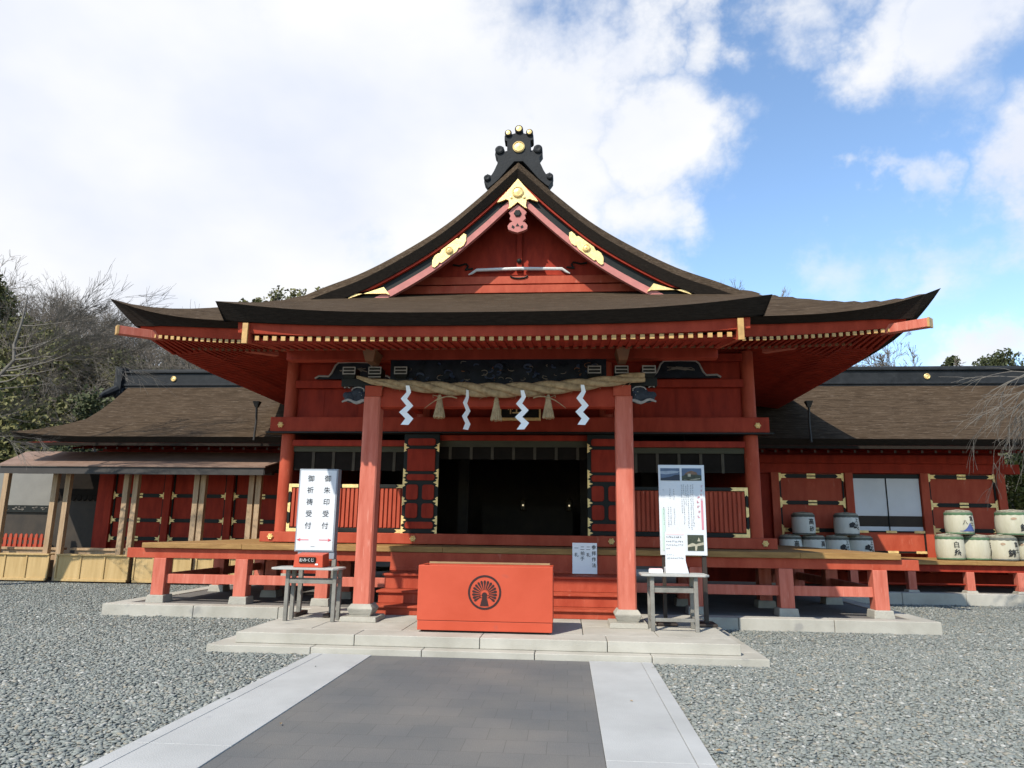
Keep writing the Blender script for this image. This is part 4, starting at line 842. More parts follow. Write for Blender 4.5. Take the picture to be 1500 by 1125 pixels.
mb = MB(); put(mb, '社', .03, 3.82, .26, lambda x, z: (x, 3.013, z), .012); mb.build('plaque_lettering', GOLD, pq)

# ------------------------------------------------------------------ tables
def table(name, label, x0, x1, y0, y1, zt, lx, ly, zs, low):
    t = thing(name, label, 'table', ((x0+x1)/2, (y0+y1)/2, .218))
    mb = MB(); c = .06; ol = [(x0+c, y0), (x1-c, y0), (x1, y0+c), (x1, y1-c), (x1-c, y1), (x0+c, y1), (x0, y1-c), (x0, y0+c)]
    mb.loft([[(a, b, z) for a, b in ol] for z in (zt-.028, zt)]); mb.build('tabletop', TABTOP, t, bevel=.005)
    for x in lx:
        for y in ly: mb = MB(); mb.box(x-.027, x+.027, y-.027, y+.027, .2185, zt-.029); mb.build('table_leg', GREYW, t, bevel=.005)
    mb = MB()
    for y in ly: mb.box(lx[0]+.028, lx[1]-.028, y-.018, y+.018, zs-.03, zs+.03)
    for x in lx: mb.box(x-.018, x+.018, ly[0]+.028, ly[1]-.028, zs-.03, zs+.03)
    if low:
        mb.box(lx[0]+.028, lx[1]-.028, ly[0]-.016, ly[0]+.016, .34, .385)
        for x in lx: mb.box(x-.016, x+.016, ly[0]+.028, ly[1]-.028, .34, .385)
    mb.build('stretcher', GREYW, t, bevel=.004); return t
table('side_table', 'small weathered table with a pale top under the red fortune box', -3.14, -2.17, -.42, .06, .95, (-2.92, -2.235), (-.28, -.05), .76, False)
table('side_table', 'grey weathered table with low stretchers under the white leaflet stand', 2.05, 2.95, -.50, .0, .955, (2.19, 2.77), (-.42, -.08), .745, True)

# sign boards on stands
def sign_map(x0, y, z0): return lambda a, b: (x0+a, y, z0+b)
sg = thing('sign_board', 'tall white lightbox sign with two columns of black characters and red arrows', 'sign', (-2.78, .4, .218))
sx0, sx1, sz0, sz1, sy0 = -3.075, -2.485, 1.16, 2.385, .30
mb = MB(); mb.box(sx0-.012, sx1+.012, sy0+.003, sy0+.16, sz0-.012, sz1+.012); mb.box(sx0+.04, sx1+.02, sy0+.02, sy0+.15, 1.04, sz0-.012); mb.build('sign_casing', SIGNG, sg, bevel=.008)
mb = MB(); mb.box(sx0+.012, sx1-.012, sy0-.004, sy0+.003, sz0+.01, sz1-.012); fc = mb.build('sign_face', SIGNW, sg)
fm = lambda x, z: (x, sy0-.008, z)
for cx_, word in ((-2.63, '御朱印受付'), (-2.895, '御祈祷受付')):
    mb = MB()
    for k, ch in enumerate(word): put(mb, ch, cx_, 2.25-k*.178, .105, fm, .004)
    mb.build('sign_lettering', INK, fc)
mb = MB(); mb.box(-2.83, -2.77, sy0-.008, sy0-.006, 1.222, 1.226); mb.build('sign_footnote', INK, fc)
mb = MB()
for a, s in ((-2.97, -1), (-2.61, 1)):
    xa, xb = (a-.075, a+.10) if s < 0 else (a-.10, a+.085); tip = xa if s < 0 else xb
    mb.add([fm(x, z) for x, z in ((xa, 1.318), (xb, 1.318), (xb, 1.328), (xa, 1.328))], [(0, 1, 2, 3)]); mb.add([fm(tip-s*.045, 1.347), fm(tip-s*.045, 1.335), fm(tip-.012*s, 1.323), fm(tip-s*.045, 1.311), fm(tip-s*.045, 1.299), fm(tip+s*.01, 1.323)], [(0, 1, 2, 5), (2, 3, 4, 5)])
mb.build('sign_arrow', PINK, fc)
for x in (-2.97, -2.47):
    mb = MB(); mb.box(x-.03, x+.03, .33, .39, .24, 1.04); mb.build('stand_post', GREYW, sg); mb = MB(); mb.box(x-.05, x+.05, .12, .62, .2185, .27); mb.build('stand_foot', STANDB, sg, bevel=.01)

sg2 = thing('sign_board', 'tall white notice board with small photographs and pink title behind the leaflet stand', 'sign', (2.74, .2, .218))
mb = MB(); mb.box(2.395, 3.062, .2, .225, 1.185, 2.484); fc = mb.build('sign_panel', SIGNW, sg2, bevel=.004)
fm = lambda x, z: (x, .195, z)
def lm(x): return 2.395+x*.667
def pict(nm, x0, x1, z0, z1, bands):
    mb = MB(); mats = []
    mb.add([fm(*p) for p in ((x0, z0), (x1, z0), (x1, z1), (x0, z1))], [(0, 1, 2, 3)]); mats.append(bands[0])
    for i, (m, ol) in enumerate(bands[1]):
        if m not in mats: mats.append(m)
        mb.mi = mats.index(m); mb.add([(x0+(x1-x0)*a, .195-.0015*(i+1), z0+(z1-z0)*b) for a, b in ol], [tuple(range(len(ol)))])
    mb.build(nm, mats, fc)
PB1 = mat('print_slate_blue', (.10, .15, .24), .5, .2, 9); PB2 = mat('print_dark_navy', (.02, .03, .055), .5, .2, 9); PB3 = mat('print_haze_white', (.38, .44, .52), .5, .2, 9); PB4 = mat('print_olive', (.05, .06, .035), .5, .4, 30); PB5 = mat('print_brown', (.22, .12, .07), .5, .3, 20); PB6 = mat('print_cream', (.50, .46, .34), .5, .3, 30)
pict('photo_print', 2.425, 2.705, 2.255, 2.435, (PB1, [(PB3, [(0, .55), (.3, .5), (.9, .62), (1, .75), (.6, .8), (0, .75)]), (PB2, [(0, 0), (1, 0), (1, .5), (.75, .45), (.5, .3), (.2, .22), (0, .2)])]))
pict('photo_print', 2.735, 3.02, 2.255, 2.435, (PB1, [(PB4, [(0, 0), (1, 0), (1, .42), (.75, .5), (.2, .5), (0, .35)]), (PB5, [(.12, .5), (.3, .72), (.5, .8), (.75, .68), (.8, .5)]), (PB6, [(.3, .32), (.45, .32), (.45, .56), (.3, .56)]), (PB6, [(.05, .05), (.2, .1), (.5, .04), (.9, .12), (.95, .2), (.5, .12)])]))
pict('photo_print', 2.785, 3.015, 1.25, 1.475, (PB4, [(PB6, [(0, .35), (.3, .5), (.5, .42), (1, .55), (1, .38), (.6, .3), (.55, 0), (.45, 0), (.45, .3), (0, .22)]), (PB6, [(.6, .6), (.7, .85), (.8, .6)]), (PB4, [(.1, .7), (.2, .9), (.3, .7)])]))
mb = MB()     # small print, too fine to read in the photograph
def tiny(mb, x, z, s_, f=fm):
    for k in range(3):
        a, b = rng.uniform(-.4, .1)*s_, rng.uniform(-.45, .4)*s_
        if rng.random() < .55: mb.add([f(x+a, z+b), f(x+a+.5*s_, z+b), f(x+a+.5*s_, z+b+.14*s_), f(x+a, z+b+.14*s_)], [(0, 1, 2, 3)])
        else: mb.add([f(x+a, z-.4*s_), f(x+a+.14*s_, z-.4*s_), f(x+a+.14*s_, z+.4*s_), f(x+a, z+.4*s_)], [(0, 1, 2, 3)])
for cx_, zt, zl in ((2.885, 2.19, 1.60), (2.855, 2.19, 1.55), (2.815, 2.19, 1.58), (2.785, 2.17, 1.9), (2.755, 2.19, 1.62), (2.725, 2.19, 1.78), (2.61, 2.12, 1.98), (2.555, 2.13, 1.99), (2.61, 1.84, 1.62), (2.56, 1.86, 1.60), (2.525, 1.86, 1.58), (2.46, 2.12, 2.10), (2.46, 1.86, 1.62)):
    z = zt
    while z > zl: tiny(mb, cx_, z, .020); z -= .0265
mb.build('sign_small_print', GINK, fc)
mb = MB()
for k in range(5): tiny(mb, 2.955, 2.02-k*.072, .05)
for k in range(4): tiny(mb, 3.01, 2.17-k*.06, .036)
mb.add([fm(a, b) for a, b in ((2.995, 1.55), (3.025, 1.55), (3.025, 1.97), (2.995, 1.97))], [(0, 1, 2, 3)]); mb.build('sign_title', mat('pink_title_ink', (.72, .28, .34), .6, .05, 5), fc)
mb = MB(); mb.add([fm(a, b) for a, b in ((2.43, 1.25), (2.475, 1.25), (2.475, 1.85), (2.43, 1.85))], [(0, 1, 2, 3)]); mb.build('sign_tint', mat('pale_green_tint', (.62, .78, .68), .5, .03, 5), fc)
mb = MB(); mb.box(2.99, 3.05, .226, .28, .24, 2.3); mb.box(2.42, 2.47, .226, .27, .24, 2.3); mb.build('stand_post', STANDB, sg2); 
for x in (3.0, 2.45): mb = MB(); mb.box(x-.14, x+.14, .06, .42, .2185, .262); mb.build('stand_foot', STANDB, sg2, bevel=.012)

ls = thing('leaflet_stand', 'white printed leaflet stand standing on the grey table', 'leaflet stand', (2.55, -.2, .955))
mb = MB(); mb.box(2.415, 2.69, -.165, -.14, .96, 1.515); fc = mb.build('stand_card', SIGNW, ls)
mb = MB(); mb.hexa([(2.405, -.24, .9555), (2.72, -.24, .9555), (2.72, -.05, .9555), (2.405, -.05, .9555)], [(2.405, -.24, 1.03), (2.68, -.24, 1.12), (2.68, -.05, 1.12), (2.405, -.05, 1.03)]); mb.build('stand_foot', SIGNW, ls, bevel=.006)
mb = MB(); fm2 = lambda x, z: (x, -.169, z)
for zr, n_, s_ in ((1.445, 8, .028), (1.385, 9, .026), (1.335, 9, .024), (1.285, 2, .024), (1.20, 4, .018), (1.155, 9, .026)):
    for k in range(n_): tiny(mb, 2.44+k*.027, zr, s_, fm2)
mb.build('card_print', GINK, fc)
mb = MB(); mb.add([fm2(*p) for p in ((2.43, 1.475), (2.675, 1.475), (2.675, 1.495), (2.43, 1.495))], [(0, 1, 2, 3)]); mb.build('card_stripe', PINKP, fc)
bx = MB(); bx.box(-.085, .085, -.05, .05, 0, .05); bx.mi = 1; bx.box(-.08, .08, -.045, .045, .05, .062)
o = bx.build('paper_box', [PAPER, PINKP], bevel=.004); o.location = (2.27, -.22, .956); o.rotation_euler[2] = R(12); tag(o, 'low pink and white paper box beside the leaflet stand', 'paper box')
fb = thing('fortune_box', 'red fortune slip box with a black label on the pale table', 'fortune box', (-2.62, -.2, .951))
mb = MB(); mb.hexa([(-2.85, -.30, .951), (-2.42, -.30, .951), (-2.42, -.02, .951), (-2.85, -.02, .951)], [(-2.84, -.285, 1.125), (-2.43, -.285, 1.125), (-2.43, -.02, 1.15), (-2.84, -.02, 1.15)]); fbody = mb.build('box_body', BOXRED, fb, bevel=.006)
mb = MB(); mb.box(-2.765, -2.53, -.312, -.296, 1.015, 1.095); lb = mb.build('box_label', BLACK, fb)
mb = MB()
for k, ch in enumerate('おみくじ'): put(mb, ch, -2.735+k*.056, 1.055, .055, lambda x, z: (x, -.316, z), .008)
mb.build('label_lettering', WHITEP, lb)
mb = MB(); mb.box(-2.53, -2.49, -.306, -.293, .985, 1.005); mb.build('price_tag', PAPER, fb)

nt_ = thing('paper_notice', 'white paper notice with columns of black characters on the veranda edge', 'notice', (1.34, 1.86, .8))
mb = MB(); mb.box(1.137, 1.55, 1.862, 1.874, .80, 1.305); fc = mb.build('notice_sheet', PAPER, nt_)
mb = MB(); fm3 = lambda x, z: (x, 1.858, z)
for k, ch in enumerate('参拝作法'): put(mb, ch, 1.497, 1.235-k*.098, .074, fm3, .014)
for k, ch in ((0, '二'), (1.45, '礼')): put(mb, ch, 1.405, 1.22-k*.075, .072, fm3, .012)
for k, ch in ((0, '二'), (1.0, '拍'), (2.0, '手')): put(mb, ch, 1.305, 1.22-k*.085, .072, fm3, .012)
for k, ch in ((0, '一'), (1.45, '礼')): put(mb, ch, 1.205, 1.22-k*.075, .072, fm3, .012)
mb.build('notice_lettering', INK, fc)

# ------------------------------------------------------------------ sake barrels
BPROF = [(.80, 0), (.90, .02), (.95, .10), (1.0, .32), (.985, .60), (.94, .85), (.90, .93), (.80, .985)]
def brad(t):
    for (r0, t0), (r1, t1) in zip(BPROF, BPROF[1:]):
        if t0 <= t <= t1: return r0+(r1-r0)*(t-t0)/(t1-t0)
    return .8
def barrel(label, loc, r, h, mtl, band, kind, facing=0., rot=0.):
    t = thing('sake_barrel', label, 'sake barrel', loc, 'straw wrapped sake barrels on the veranda', world=False, rotz=facing)
    mb = MB(); n = 28
    mb.loft([[(r*q*(1+.012*((k % 2)*2-1)*(1 if .05 < z < .95 else 0))*math.cos(2*math.pi*k/n), r*q*(1+.012*((k % 2)*2-1))*math.sin(2*math.pi*k/n), h*z) for k in range(n)] for q, z in BPROF]); mb.build('straw_body', mtl, t, smooth=True)
    mb = MB(); 
    for zt, w in ((.87, .030), (.055, .018)):
        q = brad(zt)*r+.004; mb.loft([[((q+d)*math.cos(2*math.pi*k/n), (q+d)*math.sin(2*math.pi*k/n), h*zt+e) for k in range(n)] for d, e in ((0, -w), (.008, -w*.6), (.008, w*.6), (0, w))], caps=False)
    mb.build('band', band, t)
    mb = MB(); mb.lathe([(r*.84, h*.975), (r*.86, h*.99), (r*.80, h*1.01), (r*.70, h*1.005), (.001, h*1.0)], n)
    for k in range(5): a = k*math.pi/5; mb.tube([(r*.82*math.cos(a), r*.82*math.sin(a), h*1.0), (.2*r*math.cos(a), .2*r*math.sin(a), h*1.04), (-.2*r*math.cos(a), -.2*r*math.sin(a), h*1.04), (-r*.82*math.cos(a), -r*.82*math.sin(a), h*1.0)], .010, 5)
    mb.tube([(.16*r*math.cos(k*.7), .16*r*math.sin(k*.7), h*1.045) for k in range(10)], .012, 5)
    mb.tube([(brad(.93)*r*math.cos(2*math.pi*k/24), brad(.93)*r*math.sin(2*math.pi*k/24), h*.945) for k in range(25)], .011, 6); mb.build('lid_rope', BARROPE, t)
    def fmap(x, z):
        q = brad(max(0, min(1, z/h)))*r*1.012+.004; a = -math.pi/2+x/r; return (q*math.cos(a), q*math.sin(a), z)
    mb = MB()
    def blot(cx_, cz_, w, hh, ang=0.):
        ol = []
        for k in range(14):
            q = 2*math.pi*k/14; u = w*math.cos(q)*rng.uniform(.7, 1.15); v = hh*math.sin(q)*rng.uniform(.7, 1.15); ol.append(fmap(cx_+u*math.cos(ang)-v*math.sin(ang), cz_+u*math.sin(ang)+v*math.cos(ang)))
        mb.add(ol+[fmap(cx_, cz_)], [(k, (k+1) % 14, 14) for k in range(14)])
    for ch, x, z, s_ in kind['text']: put(mb, ch, x*r, z*h, s_*h, fmap, .02)
    for b in kind.get('blots', ()): blot(b[0]*r, b[1]*h, b[2]*r, b[3]*h, b[4])
    if mb.v: mb.build('brush_lettering', INK, t)
    if kind.get('mountain'):
        mb = MB(); xs_ = frange(-.5, .7, 16); zz = lambda u: .16+.34*max(0, 1-abs(u-.25)/.55)**1.5
        vs = [fmap(u*r, .14*h) for u in xs_]+[fmap(u*r, zz(u)*h) for u in xs_]; n2 = len(xs_); mb.add(vs, [(k, k+1, n2+k+1, n2+k) for k in range(n2-1)]); mb.build('blue_mountain_print', BARBLUE, t)
    if kind.get('seal'):
        mb = MB(); mb.add([fmap(-.55*r+.16*r*math.cos(q*.524), .68*h+.05*h*math.sin(q*.524)) for q in range(12)], [tuple(range(12))]); mb.build('pale_print', mat('faded_red_print', (.42, .30, .20), .8, .2, 6), t)
    return t
TAKA = {'text': [('高', .25, .62, .30), ('砂', .25, .28, .26)]}
BRUSH = {'text': [('上', .42, .70, .24), ('代', .42, .44, .22)], 'blots': [(-.05, .46, .26, .13, .35), (.10, .54, .12, .10, 1.0), (.5, .3, .18, .03, -.5), (.2, .36, .2, .05, .2)]}
SHIRA = {'text': [('白', 0, .62, .26), ('糸', .02, .32, .30)]}
NISHI = {'text': [('富', .42, .66, .22), ('士', .44, .42, .22), ('錦', -.02, .32, .32)], 'seal': 1}
FUJI = {'text': [('富', .45, .68, .22), ('士', .45, .46, .2), ('八', -.1, .52, .2)], 'mountain': 1}
wz = .939
A = .295
barrel('grey sake barrel at the left end of the shaded bottom row', (6.64, 8.2, wz), .28, .50, BARW, BARGREY, TAKA, .05)
barrel('grey sake barrel second in the shaded bottom row', (7.21, 8.2, wz), .28, .50, BARW, BARGREY, TAKA, .35)
barrel('grey sake barrel with a brush splash second from the window end of the shaded row', (7.78, 8.2, wz), .29, .50, BARW, BARGREY, BRUSH, .15)
barrel('grey sake barrel with a brush splash at the window end of the shaded row', (8.35, 8.2, wz), .29, .50, BARW, BARGREY, BRUSH, .20)
barrel('grey sake barrel with two characters stacked alone above the leftmost pair', (6.99, 8.2, wz+.52), .285, .535, BARW, BARGREY, TAKA, .18)
barrel('grey sake barrel with a brush splash stacked beside the white screens', (8.04, 8.2, wz+.52), .30, .535, BARW, BARGREY, BRUSH, .12)
barrel('cream sake barrel facing forward, nearest the shrine hall in the sunlit row', (9.965, 7.2, wz), .305, .57, BARC, BARGREEN, SHIRA, 0)
barrel('cream sake barrel with its characters turned aside under the sunlit pile', (10.57, 7.25, wz), .30, .56, BARC, BARGREEN, SHIRA, .85)
barrel('cream sake barrel with three brushed characters in the sunlit bottom row', (11.1, 7.15, wz), .315, .56, BARC, BARGREY, NISHI, .1)
barrel('cream sake barrel cut by the right edge of the photo, bottom row', (11.74, 7.2, wz), .31, .55, BARC, BARGREY, NISHI, -.5)
barrel('cream sake barrel with a blue mountain print on the sunlit pile', (10.25, 7.25, wz+.58), .305, .54, BARC, BARGREEN, FUJI, .05)
barrel('large cream sake barrel with brushed characters on the sunlit pile', (11.43, 7.2, wz+.575), .36, .56, BARC, BARGREEN, NISHI, .1)

# ------------------------------------------------------------------ trees
def np_mesh(name, V, F, k, mats, tone=None, mi=None):
    me = bpy.data.meshes.new(name); me.vertices.add(len(V)); me.vertices.foreach_set('co', np.asarray(V, np.float32).ravel())
    F = np.asarray(F, np.int32).reshape(-1, k); me.loops.add(F.size); me.loops.foreach_set('vertex_index', F.ravel()); me.polygons.add(len(F)); me.polygons.foreach_set('loop_start', np.arange(0, F.size, k, dtype=np.int32))
    me.update(calc_edges=True)
    if tone is not None: a = me.attributes.new('tone', 'FLOAT', 'POINT'); a.data.foreach_set('value', np.asarray(tone, np.float32))
    for m in mats: me.materials.append(m)
    if mi is not None: me.polygons.foreach_set('material_index', np.asarray(mi, np.int32))
    o = bpy.data.objects.new(name, me); COL.objects.link(o); return o
def leaf_cards(g, centers, radii, n, size):
    """leaf-sized quads spread through clumps; returns V (4n,3), tone (4n)"""
    c = np.asarray(centers, float); r = np.asarray(radii, float); w = r**2; idx = g.choice(len(c), n, p=w/w.sum())
    d = g.normal(size=(n, 3)); d /= np.linalg.norm(d, axis=1)[:, None]; rad = g.random(n)**.45
    P = c[idx]+d*(rad*r[idx])[:, None]*np.array([1, 1, .8])
    a = g.normal(size=(n, 3)); a /= np.linalg.norm(a, axis=1)[:, None]; b = np.cross(a, g.normal(size=(n, 3))); b /= np.linalg.norm(b, axis=1)[:, None]
    s = size*g.uniform(.6, 1.4, n)[:, None]; a *= s; b *= s*.55
    V = np.stack([P-a, P+b, P+a, P-b], 1).reshape(-1, 3)
    ct = g.random(len(c)); tone = np.clip(.45*ct[idx]+.55*g.random(n), 0, 1); return V, np.repeat(tone, 4)
def grow(mb, p, d, ln, r, depth, g, droop=0., spread=.6, segs=5, kids=(3, 5), curl=.16, rmin=.004):
    pts, rad = [Vector(p)], [r]; d = Vector(d).normalized(); nodes = []
    for k in range(segs):
        d = (d+Vector((g.gauss(0, curl), g.gauss(0, curl), g.gauss(0, curl)-droop))).normalized(); pts.append(pts[-1]+d*ln/segs); rad.append(max(rmin*.6, r*(1-.75*(k+1)/segs))); nodes.append((pts[-1].copy(), d.copy(), rad[-1], (k+1)/segs))
    mb.tube(pts, rad, 6 if r > .04 else 4 if r > .012 else 3, caps=False)
    if depth:
        for k in range(g.randint(*kids)):
            q, dd, rr, t = g.choice(nodes[1:] if len(nodes) > 1 else nodes); ax = dd.orthogonal().normalized(); ax.rotate(Matrix.Rotation(g.uniform(0, 6.28), 3, dd)); nd = (dd+ax*g.uniform(.5, 1.2)*spread*1.3).normalized()
            grow(mb, q, nd, ln*g.uniform(.45, .75)*(1.1-.3*t), max(rmin, rr*.7), depth-1, g, droop, spread, max(3, segs-1), kids, curl, rmin)
def bare_tree(seed, h, depth=4, r=.16, spread=.55, kids=(3, 5), rmin=.008):
    g = random.Random(seed); mb = MB(); th = h*.32; mb.tube([(0, 0, -.3), (.03*h*.3, 0, th*.5), (0, .02*h, th)], [r*1.3, r, r*.85], 8)
    for k in range(5): a = k*1.257+g.uniform(-.4, .4); grow(mb, (0, .02*h, th*g.uniform(.75, 1)), (math.cos(a)*.55, math.sin(a)*.55, 1), h*.45, r*.55, depth-1, g, 0, spread, 5, kids, .12, rmin)
    grow(mb, (0, .02*h, th), (0, 0, 1), h*.55, r*.7, depth-1, g, 0, spread, 5, kids, .1, rmin); return mb
def evergreen(name, label, loc, h, w, lm_, seed, n=2600, size=.16, group=None, conifer=False, cat='tree'):
    g = np.random.default_rng(seed); t = thing(name, label, cat, loc, group, world=False)
    mb = MB(); rr = random.Random(seed); mb.tube([(0, 0, -.5), (.05*w, 0, h*.3), (0, 0, h*.8)], [.05*w+.05, .04*w+.04, .02], 8)
    cs, rs = [], []
    for k in range(22):
        z = h*rr.uniform(.22, .97); f = (1-(z/h)**1.6)*.9+.12 if not conifer else max(.05, 1.05-z/h)
        a = rr.uniform(0, 6.28); q = w*.5*f*rr.uniform(.3, .95); c = (q*math.cos(a), q*math.sin(a), z); cs.append(c); rs.append(w*.22*rr.uniform(.6, 1.2)*(.6+.5*f)); mb.tube([(0, 0, z*.75), c], [.03*w, .008*w], 5, caps=False)
    mb.build('trunk', BARK, t); V, tone = leaf_cards(g, cs, rs, n, size); o = np_mesh('crown', V, np.arange(len(V)), 4, [lm_], tone); o.parent = t; return t

def place_bare(name, label, loc, mbb, mtl, group=None):
    t = thing(name, label, 'bare tree', loc, group, world=False); mbb.build('branches', mtl, t); return t
# hill behind
def hill_z(x, y):
    u = max(0, min(1, (y-15)/24)); s_ = max(0, min(1, (-x+2)/28)); return 13.5*u*u*(3-2*u)*(.66+.34*s_)*(1 if y < 60 else max(.6, 1-(y-60)/200))
xs_, ys_ = frange(-110, 90, 50), frange(13.5, 150, 34); n = len(xs_)
mb = MB(); mb.add([(x, y, hill_z(x, y)+.5*math.sin(x*.3+y*.2)-.2) for y in ys_ for x in xs_], [(j*n+i, j*n+i+1, (j+1)*n+i+1, (j+1)*n+i) for j in range(len(ys_)-1) for i in range(n-1)])
structure(mb.build('hill', mat('leaf_litter_slope', (.07, .06, .038), .95, .35, .6, bump=.6, bscale=3), smooth=True))
def merged(name, label, temps, places, mtl, lk=None):
    Vs, Fs, Ts, off = [], [], [], 0
    for (x, y, z, s_, rot, ti) in places:
        V, F, T = temps[ti]; c, q = math.cos(rot), math.sin(rot); M_ = np.array([[c, -q, 0], [q, c, 0], [0, 0, 1]])*s_; V2 = V@M_.T+np.array([x, y, z]); Vs.append(V2); Fs.append(F+off); off += len(V2); Ts.append(T)
    o = np_mesh(name, np.concatenate(Vs), np.concatenate(Fs), 4, [mtl], np.concatenate(Ts)); o['kind'] = 'stuff'; tag(o, label, 'woods'); return o
g_ = random.Random(11); G = np.random.default_rng(11)
bt = []
for sd in range(3):
    m_ = bare_tree(40+sd, 9.0, 4, .16, .6, (3, 5), .014); quads = np.array([f for f in m_.f if len(f) == 4], int); bt.append((np.array(m_.v), quads, np.full(len(m_.v), .5)))
def ridge_line(x, y):          # treetop height of the wooded slope, falling from the far left towards the wing
    return 1.55+(y+10.4)*float(np.interp((x-1.05)/(y+10.4), [-1.4, -.91, -.84, -.78, -.70, -.62, -.3], [.50, .385, .36, .335, .31, .28, .25]))
pl = []
for k in range(300):
    x, y = g_.uniform(-62, -10), g_.uniform(18, 46); z = hill_z(x, y)-.4; sc_ = min(g_.uniform(.5, .85), (ridge_line(x, y)-z)/8.6)
    if sc_ > .28: pl.append((x, y, z, sc_, g_.uniform(0, 6.3), g_.randrange(3)))
merged('bare_woods', 'grey bare winter woods covering the hillside beyond the left wing', bt, pl, TWIGD)
et = []
for sd in range(3):
    cs = [(g_.uniform(-1.6, 1.6), g_.uniform(-1.6, 1.6), g_.uniform(1.2, 6)) for _ in range(16)]; V, T = leaf_cards(G, cs, [g_.uniform(.7, 1.3) for _ in cs], 5000, .12); et.append((V, np.arange(len(V)).reshape(-1, 4), T))
pl = [(g_.uniform(-48, -15), g_.uniform(17, 40)) for _ in range(150)]
merged('evergreen_woods', 'olive evergreen trees among the bare trees on the left hillside', et, [(x, y, hill_z(x, y)-.6, max(.2, min(g_.uniform(.5, 1.25), (ridge_line(x, y)-1-hill_z(x, y))/7)), g_.uniform(0, 6.3), g_.randrange(3)) for x, y in pl], LEAFO)
evergreen('evergreen_tree', 'tall dark evergreen at the far left edge above the hillside woods', (-36.5, 30, hill_z(-36, 30)-.5), 9.0, 7.0, LEAFO, 5, 13520, 0.132)
evergreen('evergreen_tree', 'olive evergreen mass just above the left end of the left wing roof', (-20.5, 14, .0), 7.0, 7.0, LEAFO, 6, 13520, 0.096)
evergreen('evergreen_tree', 'dark evergreen crowding the left ridge end of the left wing', (-16.6, 14.5, 0), 6.4, 4.6, LEAFD, 8, 10920, 0.084)
evergreen('evergreen_tree', 'dark evergreen low behind the far left lean-to corner', (-22.0, 12.5, 0), 5.2, 5.5, LEAFD, 9, 10920, 0.096)
for i, (x, z, w) in enumerate(((-26.4, 20.4, 1.6), (-25.2, 20.8, 1.9), (-23.7, 21.4, 3.4), (-22.2, 21.1, 2.6), (-21.0, 21.4, 2.4), (-19.8, 21.2, 2.0))):
    h = 9.0; evergreen('hilltop_tree', 'rounded green treetop peeping over the hall roof left of the gable', (x, 45, z-h), h, w*1.5, LEAFO, 60+i, 1500, .16, 'treetops left of the gable')
evergreen('garden_tree', 'dark broadleaf tree behind the yellow green bush at the right edge', (19.5, 17.5, -.3), 6.0, 7.5, LEAFD, 84, 15600, 0.090)
place_bare('bare_tree', 'bare treetop rising just right of the gable roof', (14.7, 45, 8.6), bare_tree(71, 10.3, 5, .13, .16, (4, 6), .011), TWIGD)
place_bare('bare_tree', 'bare treetop under the right eave corner above the right wing ridge', (26.6, 45, 8.0), bare_tree(72, 7.6, 5, .13, .4, (3, 5), .014), TWIGD)
evergreen('conifer_tree', 'small dark conifer peeping over the right wing ridge', (30.6, 45, 9.4), 6.2, 2.6, LEAFD, 80, 1500, .15, conifer=True)
evergreen('evergreen_tree', 'dark evergreen clump at the right edge above the right wing ridge', (34.2, 45, 7.4), 8.3, 6.6, LEAFD, 81, 9360, 0.120)
evergreen('evergreen_tree', 'broad evergreen cut by the right edge behind the weeping branches', (38.5, 44, 7.0), 9.2, 7.0, LEAFO, 82, 9360, 0.120)
evergreen('garden_bush', 'yellow green bush past the end of the right wing wall', (15.3, 12.0, -.3), 4.4, 4.2, LEAFB, 83, 14000, .065, cat='bush')
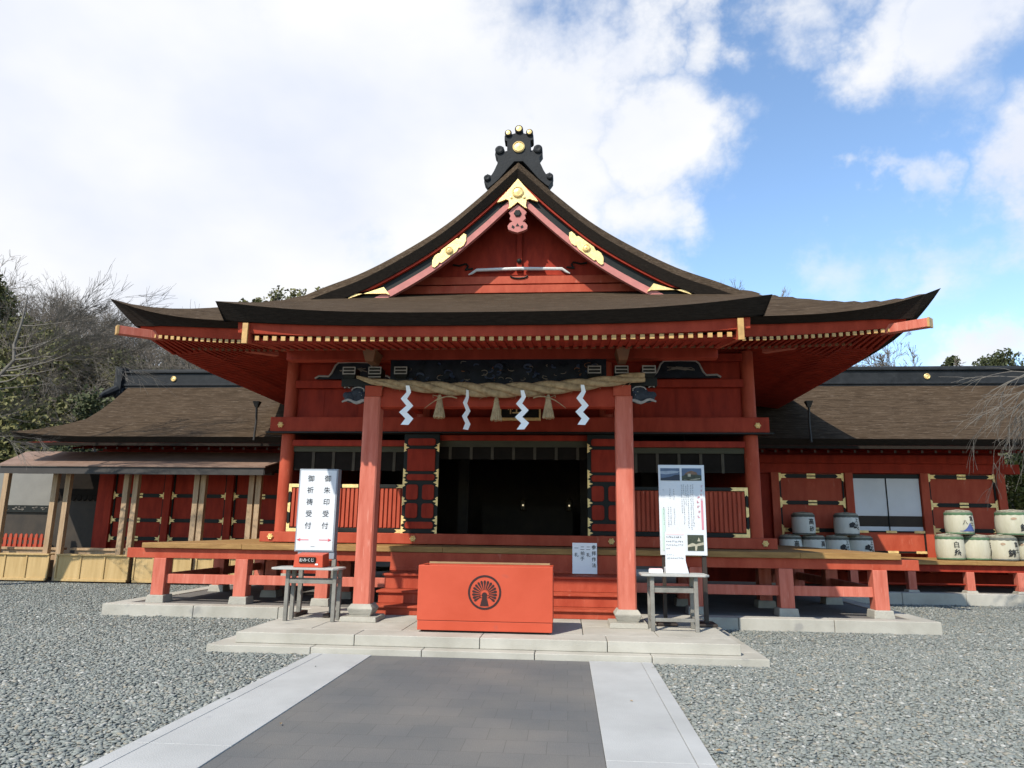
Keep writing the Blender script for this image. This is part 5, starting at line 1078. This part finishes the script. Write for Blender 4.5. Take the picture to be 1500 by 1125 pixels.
# bare cherry at the left
def cherry_left():
    t = thing('cherry_tree', 'bare cherry tree reaching its pale twigs in from the left edge', 'cherry tree', (-13.9, 5.0, 0))
    g = random.Random(21); mb = MB(); mb.tube([(-13.9, 5, -.2), (-13.75, 5, 1.5), (-13.5, 5, 3.2), (-12.9, 5.0, 4.45)], [.30, .24, .19, .12], 10); mb.build('trunk', BARK, t)
    mb = MB(); mb.tube([(-12.9, 5, 4.45), (-12.42, 5, 4.93), (-12.12, 5, 5.3), (-12.22, 5.05, 5.7), (-12.16, 5.1, 6.28), (-12.2, 5.2, 7.0)], [.08, .05, .038, .032, .026, .014], 8); mb.build('limb', BARK, t); mb = MB()
    limbs = [((-12.18, 5.1, 6.2), (1, .05, .05), 2.2, .016), ((-12.15, 5, 5.32), (1, .1, .10), 2.1, .024), ((-12.3, 5, 5.05), (1, -.1, .08), 2.0, .022), ((-12.25, 5, 5.1), (1, .2, .24), 2.6, .024), ((-12.42, 5, 4.92), (1, -.2, .04), 1.8, .022),
             ((-12.7, 5, 4.6), (1, .1, -.04), 1.4, .02), ((-12.2, 5.1, 5.9), (.9, .2, .35), 1.2, .014), ((-13.2, 5, 3.9), (1, .1, -.02), 1.6, .022), ((-13.4, 5, 3.4), (1, .1, -.04), 1.5, .022), ((-12.1, 5.0, 5.4), (1, -.1, .30), 2.2, .02), ((-12.6, 5, 4.7), (1, -.3, .16), 1.9, .02), ((-12.2, 5.0, 5.6), (1, .1, .12), 1.9, .018)]
    for p, d, ln, r in limbs: grow(mb, p, d, ln, r, 3, g, -.02, .34, 7, (4, 7), .07, .0045)
    mb.build('branches', TWIG, t)
cherry_left()
def cherry_right():
    t = thing('cherry_tree', 'weeping cherry drooping bare twigs in from the right edge over the wing roof', 'cherry tree', (11.6, 3.0, 0))
    g = random.Random(33); mb = MB(); mb.tube([(11.6, 3, -.2), (11.5, 3, 1.6), (11.3, 3, 3.4), (10.9, 3, 4.7)], [.24, .2, .16, .10], 10); mb.build('trunk', BARK, t)
    mb = MB()
    limbs = [((10.9, 3, 4.7), (-1, 0, .05), 2.0, .045, .10), ((11.0, 3, 4.5), (-1, .15, -.02), 2.1, .04, .10), ((11.1, 3, 4.2), (-1, -.1, 0), 2.0, .038, .13), ((10.9, 3, 4.6), (-.9, -.1, .1), 1.8, .035, .12)]
    for p, d, ln, r, dr in limbs: grow(mb, p, d, ln, r, 3, g, dr, .42, 7, (3, 5), .09, .0045)
    mb.build('branches', TWIG, t)
cherry_right()
for o in list(bpy.data.objects):
    if '_w' in o: del o['_w']
